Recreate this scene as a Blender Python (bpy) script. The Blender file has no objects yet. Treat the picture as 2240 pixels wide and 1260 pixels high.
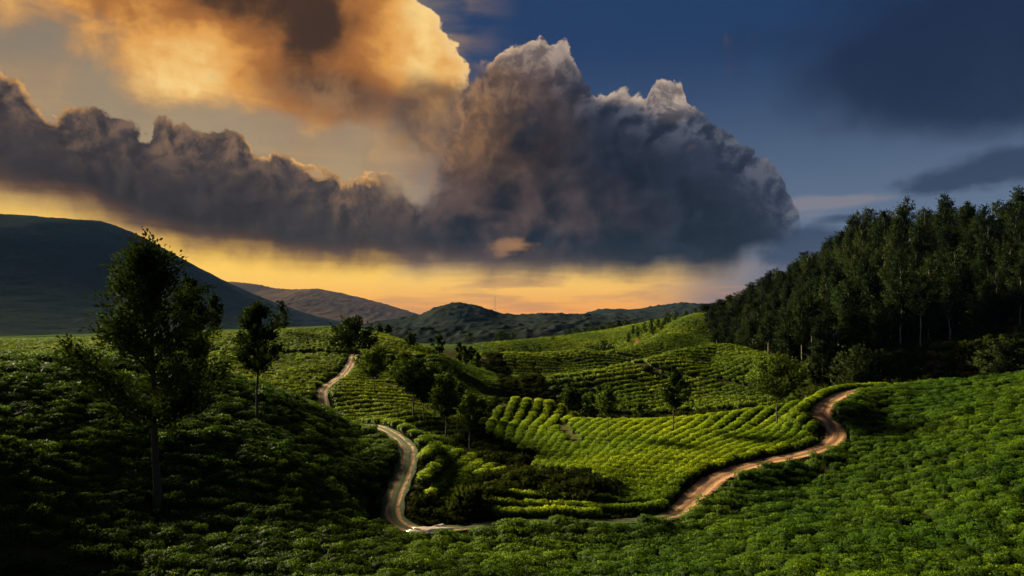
import bpy, math, random
import numpy as np
from mathutils import Vector
from mathutils.bvhtree import BVHTree

# ------------------------------------------------------------------ scene, camera, sky, sun, exposure
scene = bpy.context.scene
COL = scene.collection
R = math.radians
F = 2240 * 24.0 / 36.0            # focal length in photo pixels
HOR = 700.0                       # photo row of the horizon

cam_d = bpy.data.cameras.new('camera')
cam_d.lens = 24.0; cam_d.sensor_width = 36.0
cam_d.shift_y = (HOR - 630.0) / 2240.0
cam_d.clip_start = 0.1; cam_d.clip_end = 40000
cam = bpy.data.objects.new('camera', cam_d); COL.objects.link(cam)
cam.location = (0, 0, 0); cam.rotation_euler = (R(90), 0, 0)
scene.camera = cam

SUN_AZ, SUN_EL = R(-48), R(22)
sd = Vector((math.sin(SUN_AZ) * math.cos(SUN_EL), math.cos(SUN_AZ) * math.cos(SUN_EL), math.sin(SUN_EL)))
sun_d = bpy.data.lights.new('sun', 'SUN'); sun_d.energy = 5.0; sun_d.angle = R(13); sun_d.color = (1.0, 0.82, 0.50)
sun = bpy.data.objects.new('sun', sun_d); COL.objects.link(sun)
sun.rotation_euler = sd.to_track_quat('Z', 'Y').to_euler(); sun.location = (-200, 200, 300)

scene.view_settings.view_transform = 'Standard'; scene.view_settings.look = 'None'
scene.view_settings.gamma = 1.0; scene.view_settings.use_curve_mapping = False
scene.view_settings.exposure = 2.3
scene.cycles.max_bounces = 5; scene.cycles.diffuse_bounces = 2; scene.cycles.glossy_bounces = 2
scene.cycles.transmission_bounces = 4; scene.cycles.volume_bounces = 1; scene.cycles.transparent_max_bounces = 4
scene.cycles.use_denoising = True
scene.cycles.sample_clamp_indirect = 4.0


def s2l(c):
    return tuple((v / 12.92 if v <= 0.04045 else ((v + 0.055) / 1.055) ** 2.4) for v in (x / 255.0 for x in c))


# ---- a small language for shader nodes
class S:
    """a socket with arithmetic"""
    nt = None

    def __init__(self, sock): self.s = sock
    @staticmethod
    def put(node, i, v):
        if isinstance(v, S): S.nt.links.new(v.s, node.inputs[i])
        elif v is not None: node.inputs[i].default_value = v
    @staticmethod
    def m(op, *a, clamp=False):
        n = S.nt.nodes.new('ShaderNodeMath'); n.operation = op; n.use_clamp = clamp
        for i, v in enumerate(a): S.put(n, i, v)
        return S(n.outputs[0])
    def __add__(s, o): return S.m('ADD', s, o)
    def __radd__(s, o): return S.m('ADD', o, s)
    def __sub__(s, o): return S.m('SUBTRACT', s, o)
    def __rsub__(s, o): return S.m('SUBTRACT', o, s)
    def __mul__(s, o): return S.m('MULTIPLY', s, o)
    def __rmul__(s, o): return S.m('MULTIPLY', o, s)
    def __truediv__(s, o): return S.m('DIVIDE', s, o)
    def __neg__(s): return S.m('MULTIPLY', s, -1.0)
    def clamp(s): return S.m('ADD', s, 0.0, clamp=True)
    def pow(s, e): return S.m('POWER', s, e)


def sstep(v, a, b, lo=0.0, hi=1.0, kind='SMOOTHSTEP'):
    n = S.nt.nodes.new('ShaderNodeMapRange'); n.interpolation_type = kind
    S.put(n, 0, v); S.put(n, 1, a); S.put(n, 2, b); S.put(n, 3, lo); S.put(n, 4, hi)
    return S(n.outputs[0])


def cmix(f, a, b, mode='MIX'):
    n = S.nt.nodes.new('ShaderNodeMix'); n.data_type = 'RGBA'; n.blend_type = mode; n.clamp_factor = True
    S.put(n, 0, f)
    for i, v in ((6, a), (7, b)):
        S.put(n, i, v if isinstance(v, S) else tuple(v) + (1.0,))
    return S(n.outputs[2])


def vmath(op, a, b=None, sc=None):
    n = S.nt.nodes.new('ShaderNodeVectorMath'); n.operation = op
    S.put(n, 0, a)
    if b is not None: S.put(n, 1, b)
    if sc is not None: n.inputs['Scale'].default_value = sc
    return S(n.outputs[0])


def noise(v, scale, detail=4.0, rough=0.5, dist=0.0, out=0):
    n = S.nt.nodes.new('ShaderNodeTexNoise')
    if v is not None: S.nt.links.new(v.s, n.inputs['Vector'])
    n.inputs['Scale'].default_value = scale; n.inputs['Detail'].default_value = detail
    n.inputs['Roughness'].default_value = rough; n.inputs['Distortion'].default_value = dist
    return S(n.outputs[out])


def voro(v, scale, smooth=0.4, detail=0.0):
    n = S.nt.nodes.new('ShaderNodeTexVoronoi'); n.feature = 'SMOOTH_F1'
    S.nt.links.new(v.s, n.inputs['Vector']); n.inputs['Scale'].default_value = scale
    n.inputs['Smoothness'].default_value = smooth; n.inputs['Detail'].default_value = detail
    return S(n.outputs['Distance'])


def fcurve(v, pts, lo, hi):
    """piecewise profile: v -> value, through points (x in lo..hi)"""
    ys = [p[1] for p in pts]; y0, y1 = min(ys), max(ys) + 1e-6
    n = S.nt.nodes.new('ShaderNodeFloatCurve')
    c = n.mapping.curves[0]
    n.mapping.use_clip = False
    P_ = [((x - lo) / (hi - lo), (y - y0) / (y1 - y0)) for x, y in pts]
    c.points[0].location = P_[0]; c.points[1].location = P_[-1]
    for p in P_[1:-1]: c.points.new(*p)
    for p in c.points: p.handle_type = 'AUTO_CLAMPED'
    n.mapping.update()
    S.put(n, 1, sstep(v, lo, hi, 0, 1, 'LINEAR'))
    return S(n.outputs[0]) * (y1 - y0) + y0


def sky_dir(px, py):
    a = math.atan((px - 1120) / F)
    e = math.atan((HOR - py) / F * math.cos(a))
    return a, e


def build_world():
    w = bpy.data.worlds.new('World'); scene.world = w; w.use_nodes = True
    nt = w.node_tree; nt.nodes.clear(); S.nt = nt
    out = nt.nodes.new('ShaderNodeOutputWorld'); bg = nt.nodes.new('ShaderNodeBackground')
    tc = nt.nodes.new('ShaderNodeTexCoord')
    D = S(tc.outputs['Generated'])
    sky = nt.nodes.new('ShaderNodeTexSky'); sky.sky_type = 'NISHITA'; sky.sun_disc = False
    sky.sun_elevation = SUN_EL; sky.sun_rotation = SUN_AZ; sky.altitude = 1500
    clear = S(sky.outputs[0])

    def ae(dirv):
        sp = nt.nodes.new('ShaderNodeSeparateXYZ'); nt.links.new(dirv.s, sp.inputs[0])
        x, y, z = (S(sp.outputs[i]) for i in range(3))
        return S.m('ARCTAN2', x, y), S.m('ARCSINE', S.m('MAXIMUM', S.m('MINIMUM', z, 1.0), -1.0))

    A, E = ae(D)
    PXS = 1.0 / F                      # one photo pixel in radians near the axis
    LO, HI = -1.3, 1.3

    def prof(a, pts):
        q = []
        for px, py in pts:
            aa, ee = sky_dir(px, py); q.append((aa, ee))
        return fcurve(a, [(LO, q[0][1])] + q + [(HI, q[-1][1])], LO, HI)

    cb = nt.nodes.new('ShaderNodeCombineXYZ'); nt.links.new(A.s, cb.inputs[0]); nt.links.new(E.s, cb.inputs[1])
    AE = S(cb.outputs[0])

    def blob(px, py, rx, ry, soft=1.0):
        """soft elliptical weight about a direction of the sky"""
        a0, e0 = sky_dir(px, py)
        mp = nt.nodes.new('ShaderNodeMapping'); mp.vector_type = 'TEXTURE'
        nt.links.new(AE.s, mp.inputs[0]); mp.inputs[1].default_value = (a0, e0, 0)
        k = 1.75 / math.sqrt(soft); mp.inputs[3].default_value = (rx / F * k, ry / F * k, 1)
        g = nt.nodes.new('ShaderNodeTexGradient'); g.gradient_type = 'SPHERICAL'
        nt.links.new(mp.outputs[0], g.inputs[0])
        return S(g.outputs['Fac'])

    n_big = noise(D, 5.0, 3, 0.5)
    warpv = vmath('SCALE', vmath('SUBTRACT', noise(D, 11.0, 2, 0.5, out=1), (0.5, 0.5, 0.5)), sc=0.05)
    DW = vmath('ADD', D, warpv)
    n_mid = noise(DW, 12.0, 5, 0.55)
    n_fine = noise(DW, 42.0, 3, 0.55)
    n_str = noise(vmath('MULTIPLY', D, (4.0, 4.0, 30.0)), 1.7, 4, 0.55, 0.3)

    mpd = nt.nodes.new('ShaderNodeMapping'); nt.links.new(AE.s, mpd.inputs[0]); mpd.inputs[2].default_value = (0, 0, R(28)); mpd.inputs[3].default_value = (3.5, 10.0, 1)
    n_dia = noise(S(mpd.outputs[0]), 1.7, 5, 0.6, 0.5)

    # ---- clear sky: warm near the sunken sun, blue away from it
    warm = S.m('EXPONENT', ((A + 0.55) * (A + 0.55)) * -2.2)
    blue = cmix(sstep(E, 0.03, 0.40), s2l((100, 116, 138)), s2l((22, 50, 90)))
    blue = cmix(sstep(E, 0.40, 1.3), blue, s2l((12, 28, 54)))
    blue = cmix(0.06, blue, cmix(1.0, clear, (0.10, 0.10, 0.10), 'MULTIPLY'))
    gold = cmix(sstep(E, 0.0, 0.07), s2l((246, 156, 50)), s2l((255, 202, 80)))
    gold = cmix(sstep(E, 0.085, 0.20), gold, s2l((166, 144, 112)))
    gold = cmix(sstep(E, 0.20, 0.45), gold, s2l((134, 124, 110)))
    wfac = S.m('MAXIMUM', (warm * 1.3).clamp() * sstep(A, -0.05, -0.20), sstep(E, 0.12, 0.05) * sstep(A, 0.37, 0.22) * 0.94)
    base = cmix(wfac, blue, gold)
    # mauve haze where the glow ends
    base = cmix(sstep(E, 0.13, 0.03) * sstep(A, 0.16, 0.30) * 0.75, base, s2l((112, 98, 104)))
    bands = sstep(n_str + (n_big - 0.5) * 0.4, 0.44, 0.64) * sstep(E, 0.085, 0.05) * sstep(A, -0.36, -0.12) * sstep(A, 0.45, 0.3)
    base = cmix(bands * 0.6, base, s2l((184, 130, 84)))

    # ---- veils, upper left
    left = sstep(A, 0.02, -0.16)
    veil = sstep(n_big * 0.5 + n_str * 0.3 + n_mid * 0.35, 0.50, 0.72) * left * sstep(E, 0.12, 0.24)
    base = cmix(veil * 0.85, base, cmix(n_mid, s2l((150, 120, 88)), s2l((226, 180, 118))))
    veil2 = sstep(n_mid + blob(760, 300, 260, 90) * 0.3, 0.50, 0.85) * left * sstep(E, 0.10, 0.2) * sstep(E, 0.38, 0.28)
    base = cmix(veil2 * 0.35, base, s2l((104, 96, 94)))
    dimc = blob(20, 60, 130, 130, 0.8)
    base = cmix(dimc * 0.35, base, s2l((98, 92, 92)))

    # ---- golden cloud, upper left
    edge = fcurve(E, [(-0.2, sky_dir(1000, 0)[0])] + [(sky_dir(px, py)[1], sky_dir(px, py)[0]) for px, py in
                  ((1010, 330), (985, 250), (1035, 200), (1040, 150), (1012, 122), (1000, 85), (975, 40), (925, 15), (893, -10), (860, -60))] + [(1.2, sky_dir(600, 0)[0])], -0.2, 1.2)
    gr = sstep(edge - A + (n_mid - 0.5) * 0.085 + (n_fine - 0.5) * 0.045, 0.0, 0.008)
    gfield = (blob(420, 0, 420, 110, 0.8) + blob(640, 100, 260, 100, 0.8) * 0.9 + blob(890, 90, 190, 120, 0.8) + (n_mid - 0.5) * 1.5 + (n_dia - 0.5) * 0.9)
    gm = sstep(gfield, 0.18, 0.95) * gr
    gold_l = (0.06 + blob(300, 60, 230, 90) * 0.22 + blob(580, 150, 170, 70) * 0.38 + blob(920, 130, 140, 110) * 0.50 + blob(960, 50, 70, 70) * 0.35
              - blob(700, 30, 130, 140) * 1.15 - blob(650, 185, 110, 55) * 0.60 - blob(440, 5, 190, 45) * 0.70 - blob(800, 235, 100, 45) * 0.45
              + (n_mid - 0.5) * 1.5 + (n_dia - 0.5) * 0.9 + (n_fine - 0.5) * 0.45)
    gcol = cmix(sstep(gold_l, -1.05, -0.20), s2l((62, 40, 28)), s2l((168, 106, 50)))
    gcol = cmix(sstep(gold_l, -0.30, 0.25), gcol, s2l((226, 160, 76)))
    gcol = cmix(sstep(gold_l, 0.10, 0.95), gcol, s2l((255, 218, 140)))
    grim = sstep(edge - A + (n_mid - 0.5) * 0.085 + (n_fine - 0.5) * 0.045, 0.030, 0.004) * sstep(E, 0.20, 0.30)
    gcol = cmix(grim * 0.6, gcol, s2l((250, 214, 150)))
    base = cmix(gm * 0.96, base, gcol)
    shm = sstep(blob(905, 235, 130, 60) * 1.1 + blob(650, 185, 120, 60) * 0.75 + blob(985, 300, 80, 90) + (n_mid - 0.5) * 1.7 + (n_fine - 0.5) * 0.5, 0.30, 0.95)
    base = cmix(shm * 0.85, base, cmix(sstep(n_mid, 0.35, 0.65), s2l((82, 66, 60)), s2l((150, 112, 76))))

    # ---- soft dark cloud, upper right, and small flat ones under it
    rm = sstep(blob(2060, 60, 300, 130) * 1.1 + blob(2140, 190, 220, 80) * 0.9 + (n_big - 0.5) * 1.0 + (n_mid - 0.5) * 0.9, 0.28, 1.0)
    base = cmix(rm * 0.85, base, cmix(n_mid, s2l((16, 28, 52)), s2l((32, 46, 74))))
    pk = sstep(blob(1840, 436, 105, 12) + blob(1790, 465, 130, 22) * 0.55 + ((n_str - 0.5) * 1.6 + (n_mid - 0.5) * 1.4) * blob(1810, 450, 230, 60), 0.25, 0.85)
    base = cmix(pk * 0.5, base, s2l((146, 134, 134)))
    st = sstep(blob(2065, 408, 105, 22) + blob(2215, 352, 80, 22) + blob(1890, 472, 60, 9) * 0.8 + blob(1790, 520, 120, 34) * 0.85 + blob(1700, 570, 110, 40) * 0.5
               + (n_mid - 0.5) * 1.7 + (n_str - 0.5) * 0.5, 0.30, 0.85)
    base = cmix(st * 0.8, base, s2l((42, 54, 80)))

    # ---- the dark cumulus bank: profile of its top and of its flat base
    TOP = [(-700, 330), (-300, 190), (-60, 150), (0, 160), (50, 190), (90, 235), (128, 262), (150, 232), (210, 240), (270, 258), (322, 300), (345, 264), (400, 270),
           (440, 296), (490, 280), (530, 292), (575, 342), (620, 334), (660, 366), (720, 374), (770, 396), (830, 394), (870, 382), (905, 425),
           (935, 400), (952, 330), (975, 250), (1000, 175), (1035, 140), (1070, 138), (1100, 116), (1140, 98), (1175, 86), (1215, 90), (1242, 106), (1258, 135), (1272, 168), (1292, 178), (1308, 216),
           (1330, 208), (1360, 203), (1394, 208), (1416, 226), (1424, 190), (1445, 176), (1480, 174), (1500, 188), (1510, 230), (1556, 262), (1590, 296), (1640, 328), (1690, 365), (1718, 410),
           (1744, 455), (1754, 505), (1766, 560), (1800, 700), (1900, 800)]
    SOFT = [(-700, 330), (0, 190), (300, 260), (560, 310), (800, 385), (930, 380), (1010, 230), (1150, 120), (1260, 150), (1450, 220), (1600, 300), (1720, 420), (1800, 600)]
    BOT = [(-700, 380), (-300, 420), (0, 432), (150, 458), (290, 508), (420, 545), (560, 566), (700, 582), (850, 586), (1000, 590), (1100, 598), (1250, 600), (1400, 606),
           (1480, 592), (1560, 604), (1620, 576), (1700, 536), (1760, 480), (1800, 440), (1900, 400)]
    bot = prof(A, BOT); top = prof(A, TOP); soft = prof(A, SOFT)
    off = Vector((math.sin(R(-34)), math.cos(R(-34)), math.tan(R(24)))).normalized() - Vector((math.sin(R(-5)), math.cos(R(-5)), math.tan(R(9)))).normalized()
    off = off.normalized() * 0.013

    def puff(v):                                   # cauliflower relief
        n1 = noise(v, 17.0, 5.0, 0.62)
        return 1.0 - S.m('ABSOLUTE', n1 * 2.0 - 1.0) * 2.0

    p0 = puff(DW); p1 = puff(vmath('ADD', DW, tuple(off)))
    d0 = (top - E) + (p0 - 0.62) * 0.017 + (n_mid - 0.5) * 0.020 + (n_fine - 0.5) * 0.034
    dsoft = (soft - E) + (n_mid - 0.5) * 0.10
    topm = sstep(d0, -0.001, 0.0045 + blob(960, 270, 70, 170) * 0.10)
    bn = (n_mid - 0.5) * 0.050 + (n_str - 0.5) * 0.020
    botm = sstep(E - bot + bn, -0.022, 0.026)
    wisp = sstep(n_mid + blob(900, 330, 60, 90) * 0.45, 0.60, 0.90) * sstep(A, -0.03, -0.09) * sstep(A, -0.22, -0.16)
    dm = topm * botm * (1.0 - wisp * 0.8)
    lit = sstep(p0 - p1 + (n_fine - 0.5) * 0.5, -0.25, 0.50)                                   # faces turned to the light
    depth = sstep(dsoft, -0.03, 0.14)
    darkc = cmix(sstep(A, -0.40, 0.25), s2l((28, 23, 24)), s2l((19, 23, 34)))
    midc = cmix(sstep(A, -0.25, 0.25), s2l((72, 62, 60)), s2l((48, 55, 72)))
    ccol = cmix(depth, midc, darkc)
    ccol = cmix(sstep(n_mid, 0.40, 0.76) * 0.42, ccol, cmix(sstep(A, -0.2, 0.2), s2l((80, 70, 73)), s2l((54, 61, 82))))
    ccol = cmix(sstep(p0 - p1 + (n_fine - 0.5) * 0.35, 0.02, 0.45) * 0.30, ccol, midc)
    ccol = cmix(sstep(p1 - p0 + (n_fine - 0.5) * 0.35, 0.05, 0.45) * 0.40, ccol, cmix(0.5, darkc, (0.0, 0.0, 0.004)))
    nearedge = sstep(dsoft, 0.085, -0.005)
    ccol = cmix(lit * nearedge * 0.55, ccol, cmix(sstep(A, -0.15, 0.20), s2l((158, 122, 92)), s2l((116, 118, 130))))
    flank = (blob(955, 195, 120, 110) * 0.85 + blob(1050, 220, 140, 110) * 0.30 + blob(1060, 330, 150, 110) * 0.22).clamp()
    ccol = cmix(flank * sstep(n_mid + (lit - 0.5) * 0.12, 0.15, 0.85), ccol, s2l((178, 130, 80)))
    rim = sstep(d0, 0.014, 0.002)
    crown = (blob(1465, 200, 50, 40, 1.0) * 1.4 + blob(1362, 210, 40, 14, 1.0) * 1.4 + blob(1180, 105, 90, 42) * 0.8).clamp()
    rimw = (sstep(A, 0.10, -0.02) * 0.8 + 0.06 + crown).clamp()
    rimc = cmix(sstep(A, -0.15, 0.10), s2l((244, 182, 100)), s2l((206, 182, 160)))
    ccol = cmix(rim * rimw * (0.45 + lit * 0.55) * sstep(n_big, 0.30, 0.50), ccol, rimc)
    ccol = cmix(crown * (0.25 + lit * 0.6) * nearedge, ccol, s2l((200, 176, 156)))
    warmb = sstep(E - bot + bn, 0.040, 0.0) * sstep(A, 0.24, -0.30)
    ccol = cmix(warmb * 0.42, ccol, s2l((150, 98, 62)))
    hole = sstep(blob(1128, 538, 60, 22) + (n_mid - 0.5) * 2.2 + (n_str - 0.5) * 1.0, 0.35, 0.95)
    ccol = cmix(hole * 0.6, ccol, s2l((196, 140, 80)))
    warmc = blob(1110, 490, 220, 80) * sstep(n_mid, 0.36, 0.66) * 0.75
    ccol = cmix(warmc, ccol, s2l((112, 86, 74)))
    base = cmix(dm * 0.985, base, ccol)

    # ---- behind and beside the camera, and overhead: unseen broken dusk cloud, its brightness raised as fill light
    brk = sstep(noise(D, 5.0, 4, 0.55), 0.40, 0.62)
    rest = cmix(sstep(E, 0.25, 0.8), cmix(brk, s2l((76, 100, 128)), s2l((84, 84, 92))), cmix(brk, s2l((44, 76, 112)), s2l((78, 76, 84))))
    rest = cmix(sstep(E, 0.16, 0.0) * sstep(A, -0.5, -1.0) * sstep(A, -2.2, -1.3), rest, s2l((214, 150, 78)))
    bg2 = nt.nodes.new('ShaderNodeBackground'); bg2.inputs[1].default_value = SKY_STRENGTH
    nt.links.new(rest.s, bg2.inputs[0])
    ms = nt.nodes.new('ShaderNodeMixShader')
    f = S.m('MAXIMUM', S.m('MAXIMUM', sstep(S.m('ABSOLUTE', A), 0.90, 1.20), sstep(E, 0.52, 0.75)), sstep(E, -0.02, -0.06))
    nt.links.new(f.s, ms.inputs[0])
    nt.links.new(base.s, bg.inputs[0])
    bg.inputs[1].default_value = SKY_STRENGTH
    nt.links.new(bg.outputs[0], ms.inputs[1]); nt.links.new(bg2.outputs[0], ms.inputs[2])
    nt.links.new(ms.outputs[0], out.inputs[0])
    w.cycles.sampling_method = 'MANUAL'; w.cycles.sample_map_resolution = 256


SKY_STRENGTH = 0.203       # the photograph's own sky values at this exposure
build_world()

# ------------------------------------------------------------------ helpers
rng = np.random.default_rng(7)
random.seed(7)


def W(px, Y):                      # column of the photo at a distance -> world x, y
    return ((px - 1120) / F * Y, Y)


def lerp(a, b, t): return a + (b - a) * t


def smooth(a, b, v):
    t = np.clip((v - a) / (b - a), 0, 1); return t * t * (3 - 2 * t)


def mesh_np(name, verts, faces, mat=None, smooth_=False, tint=None, normals=None):
    """mesh from numpy arrays; faces is (n,3) or (n,4), or a list of such arrays"""
    if not isinstance(faces, (list, tuple)): faces = [faces]
    faces = [np.asarray(f, dtype=np.int32) for f in faces if len(f)]
    me = bpy.data.meshes.new(name)
    verts = np.asarray(verts, dtype=np.float32)
    me.vertices.add(len(verts)); me.vertices.foreach_set('co', verts.ravel())
    nl = sum(f.size for f in faces); nf = sum(len(f) for f in faces)
    me.loops.add(nl); me.loops.foreach_set('vertex_index', np.concatenate([f.ravel() for f in faces]))
    me.polygons.add(nf)
    tot = np.concatenate([np.full(len(f), f.shape[1], dtype=np.int32) for f in faces])
    st = np.zeros(nf, dtype=np.int32); st[1:] = np.cumsum(tot)[:-1]
    me.polygons.foreach_set('loop_start', st)
    if smooth_: me.polygons.foreach_set('use_smooth', np.ones(nf, dtype=bool))
    me.update(calc_edges=True)
    if tint is not None:
        at = me.attributes.new('tint', 'FLOAT', 'FACE'); at.data.foreach_set('value', np.asarray(tint, dtype=np.float32))
    if mat is not None: me.materials.append(mat)
    if normals is not None:
        me.polygons.foreach_set('use_smooth', np.ones(nf, dtype=bool))
        me.normals_split_custom_set_from_vertices(np.asarray(normals, dtype=np.float32))
    return me


def link(name, me, parent=None, loc=None, rot=None, scl=None, kind=None, label=None, cat=None, group=None):
    o = bpy.data.objects.new(name, me); COL.objects.link(o)
    if parent is not None: o.parent = parent
    if loc is not None: o.location = loc
    if rot is not None: o.rotation_euler = rot
    if scl is not None: o.scale = scl
    if kind: o['kind'] = kind
    if label: o['label'] = label
    if cat: o['category'] = cat
    if group: o['group'] = group
    return o


def grid_faces(nx, ny):
    i = np.arange(nx - 1)[None, :]; j = np.arange(ny - 1)[:, None]
    a = j * nx + i
    return np.stack([a, a + 1, a + nx + 1, a + nx], -1).reshape(-1, 4)


def vnoise(x, y, seed=0):
    """smooth value noise in numpy"""
    xi = np.floor(x).astype(np.int64); yi = np.floor(y).astype(np.int64)
    xf = x - xi; yf = y - yi
    def h(a, b):
        n = (a * 374761393 + b * 668265263 + seed * 974711) & 0xffffffff
        n = ((n ^ (n >> 13)) * 1274126177) & 0xffffffff
        return ((n ^ (n >> 16)) & 0xffff) / 65535.0
    u = xf * xf * (3 - 2 * xf); v = yf * yf * (3 - 2 * yf)
    return lerp(lerp(h(xi, yi), h(xi + 1, yi), u), lerp(h(xi, yi + 1), h(xi + 1, yi + 1), u), v)


def fbm(x, y, oct=4, seed=0):
    s = 0; a = 0.5; t = 0
    for k in range(oct):
        s = s + a * vnoise(x * 2 ** k, y * 2 ** k, seed + k * 17); t += a; a *= 0.5
    return s / t


# ------------------------------------------------------------------ materials
def new_mat(name):
    m = bpy.data.materials.new(name); m.use_nodes = True
    nt = m.node_tree; nt.nodes.clear(); S.nt = nt
    out = nt.nodes.new('ShaderNodeOutputMaterial')
    return m, nt, out


def attr(name):
    n = S.nt.nodes.new('ShaderNodeAttribute'); n.attribute_name = name
    return n


def obj_random():
    n = S.nt.nodes.new('ShaderNodeObjectInfo'); return S(n.outputs['Random'])


def position():
    n = S.nt.nodes.new('ShaderNodeNewGeometry'); return S(n.outputs['Position'])


def leaf_mat(name, dark, light, fresh=None, trans=0.40, rough=0.65, jitter=0.35, patch=None):
    m, nt, out = new_mat(name)
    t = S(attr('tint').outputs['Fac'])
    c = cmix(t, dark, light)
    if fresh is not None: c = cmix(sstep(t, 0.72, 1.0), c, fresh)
    r = obj_random()
    c = cmix(1.0, c, cmix(r, (1 - jitter, 1 - jitter, 1 - jitter), (1 + jitter, 1 + jitter * 0.8, 1 + jitter * 0.2)), 'MULTIPLY')
    if patch is not None:                                   # plucked and unplucked patches of the field
        pn = noise(position(), patch, 2, 0.5)
        c = cmix(1.0, c, cmix(sstep(pn, 0.32, 0.68), (0.62, 0.72, 0.75), (1.30, 1.18, 0.95)), 'MULTIPLY')
    p = nt.nodes.new('ShaderNodeBsdfPrincipled'); nt.links.new(c.s, p.inputs['Base Color'])
    p.inputs['Roughness'].default_value = rough; p.inputs['Specular IOR Level'].default_value = 0.05 if fresh is not None else 0.0
    tr = nt.nodes.new('ShaderNodeBsdfTranslucent')
    ct = cmix(1.0, c, (1.25, 1.15, 0.55), 'MULTIPLY'); nt.links.new(ct.s, tr.inputs['Color'])
    mx = nt.nodes.new('ShaderNodeMixShader'); mx.inputs[0].default_value = trans
    nt.links.new(p.outputs[0], mx.inputs[1]); nt.links.new(tr.outputs[0], mx.inputs[2])
    nt.links.new(mx.outputs[0], out.inputs[0])
    return m


def ground_mat(name, cols, scale, rough=0.95, bump=0.4, bscale=None, far=None):
    m, nt, out = new_mat(name)
    P = position()
    n1 = noise(P, scale, 6, 0.6); n2 = noise(P, scale * 5.3, 5, 0.6)
    c = cmix(sstep(n1, 0.32, 0.68), cols[0], cols[1])
    c = cmix(sstep(n2, 0.45, 0.75) * 0.7, c, cols[2])
    if far is not None:
        sp = nt.nodes.new('ShaderNodeSeparateXYZ'); nt.links.new(P.s, sp.inputs[0])
        fm = sstep(S(sp.outputs[1]), far[0], far[1])
        f1 = noise(P, 0.012, 4, 0.6)
        fc = cmix(sstep(f1, 0.42, 0.58), far[2], far[3])
        fc = cmix(sstep(noise(P, 0.10, 5, 0.65), 0.50, 0.70) * 0.8, fc, far[4])
        c = cmix(fm, c, fc)
    p = nt.nodes.new('ShaderNodeBsdfPrincipled'); nt.links.new(c.s, p.inputs['Base Color'])
    p.inputs['Roughness'].default_value = 1.0; p.inputs['Specular IOR Level'].default_value = 0.0
    b = nt.nodes.new('ShaderNodeBump'); b.inputs['Strength'].default_value = bump; b.inputs['Distance'].default_value = 0.3 if bscale is None else bscale
    nt.links.new((n2 + n1).s, b.inputs['Height']); nt.links.new(b.outputs[0], p.inputs['Normal'])
    nt.links.new(p.outputs[0], out.inputs[0])
    return m


M = {}
M['tea_deep_shade'] = leaf_mat('tea leaf, deep green', (0.0129, 0.0344, 0.0032), (0.0408, 0.0881, 0.0043), (0.1183, 0.1774, 0.0076), 0.42, patch=0.06)  # deep green leaf, darkened further in place of shade on the foreground
M['tea_fresh_lit'] = leaf_mat('tea leaf, fresh flush', (0.0330, 0.0682, 0.0044), (0.1210, 0.1925, 0.0066), (0.2585, 0.3410, 0.0110), 0.48, patch=0.05)  # fresh flush, brightened beyond its own colour to suggest sun on the knoll
M['tea_olive_dim'] = leaf_mat('tea leaf, olive', (0.0286, 0.0546, 0.0048), (0.0737, 0.1188, 0.0083), (0.1430, 0.2035, 0.0110), 0.42, patch=0.03)  # weaker sun on the farther fields is painted in as darker olive
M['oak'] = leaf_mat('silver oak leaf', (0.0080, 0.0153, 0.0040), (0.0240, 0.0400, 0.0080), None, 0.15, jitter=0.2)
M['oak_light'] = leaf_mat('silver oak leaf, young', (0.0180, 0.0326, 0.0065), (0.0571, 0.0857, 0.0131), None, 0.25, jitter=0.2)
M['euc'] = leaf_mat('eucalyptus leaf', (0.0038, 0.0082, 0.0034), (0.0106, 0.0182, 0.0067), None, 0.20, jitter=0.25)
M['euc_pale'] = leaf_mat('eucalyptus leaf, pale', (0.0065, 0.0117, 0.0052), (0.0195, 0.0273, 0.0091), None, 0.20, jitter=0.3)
M['scrub'] = leaf_mat('scrub leaf', (0.0084, 0.0144, 0.0036), (0.0252, 0.0348, 0.0078), None, 0.30)
M['dry'] = leaf_mat('dry bracken', (0.050, 0.030, 0.014), (0.100, 0.060, 0.026), None, 0.25)
M['russet'] = leaf_mat('russet leaf', (0.20, 0.09, 0.04), (0.32, 0.16, 0.08), None, 0.3)
M['soil'] = ground_mat('earth under the tea', ((0.030, 0.026, 0.012), (0.045, 0.040, 0.016), (0.022, 0.034, 0.010)), 0.35,
                       far=(430, 620, (0.032, 0.052, 0.014), (0.020, 0.034, 0.011), (0.012, 0.022, 0.009)))
M['hill_haze_brown'] = ground_mat('hill tinted with warm haze', ((0.045, 0.030, 0.020), (0.065, 0.045, 0.030), (0.030, 0.022, 0.015)), 0.008, bump=0.3, bscale=14)  # brown stands in for warm sunlit haze over the far ridge
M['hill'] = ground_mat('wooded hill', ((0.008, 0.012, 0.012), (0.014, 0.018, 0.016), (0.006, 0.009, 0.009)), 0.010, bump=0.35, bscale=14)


def bark_mat(name, c0, c1):
    m, nt, out = new_mat(name)
    tc = nt.nodes.new('ShaderNodeTexCoord')
    v = vmath('MULTIPLY', S(tc.outputs['Object']), (9.0, 9.0, 1.2))
    n = noise(v, 1.6, 5, 0.6)
    c = cmix(sstep(n, 0.35, 0.65), c0, c1)
    p = nt.nodes.new('ShaderNodeBsdfPrincipled'); nt.links.new(c.s, p.inputs['Base Color']); p.inputs['Roughness'].default_value = 0.9
    b = nt.nodes.new('ShaderNodeBump'); b.inputs['Strength'].default_value = 0.6; b.inputs['Distance'].default_value = 0.04
    nt.links.new(n.s, b.inputs['Height']); nt.links.new(b.outputs[0], p.inputs['Normal'])
    nt.links.new(p.outputs[0], out.inputs[0])
    return m


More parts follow.
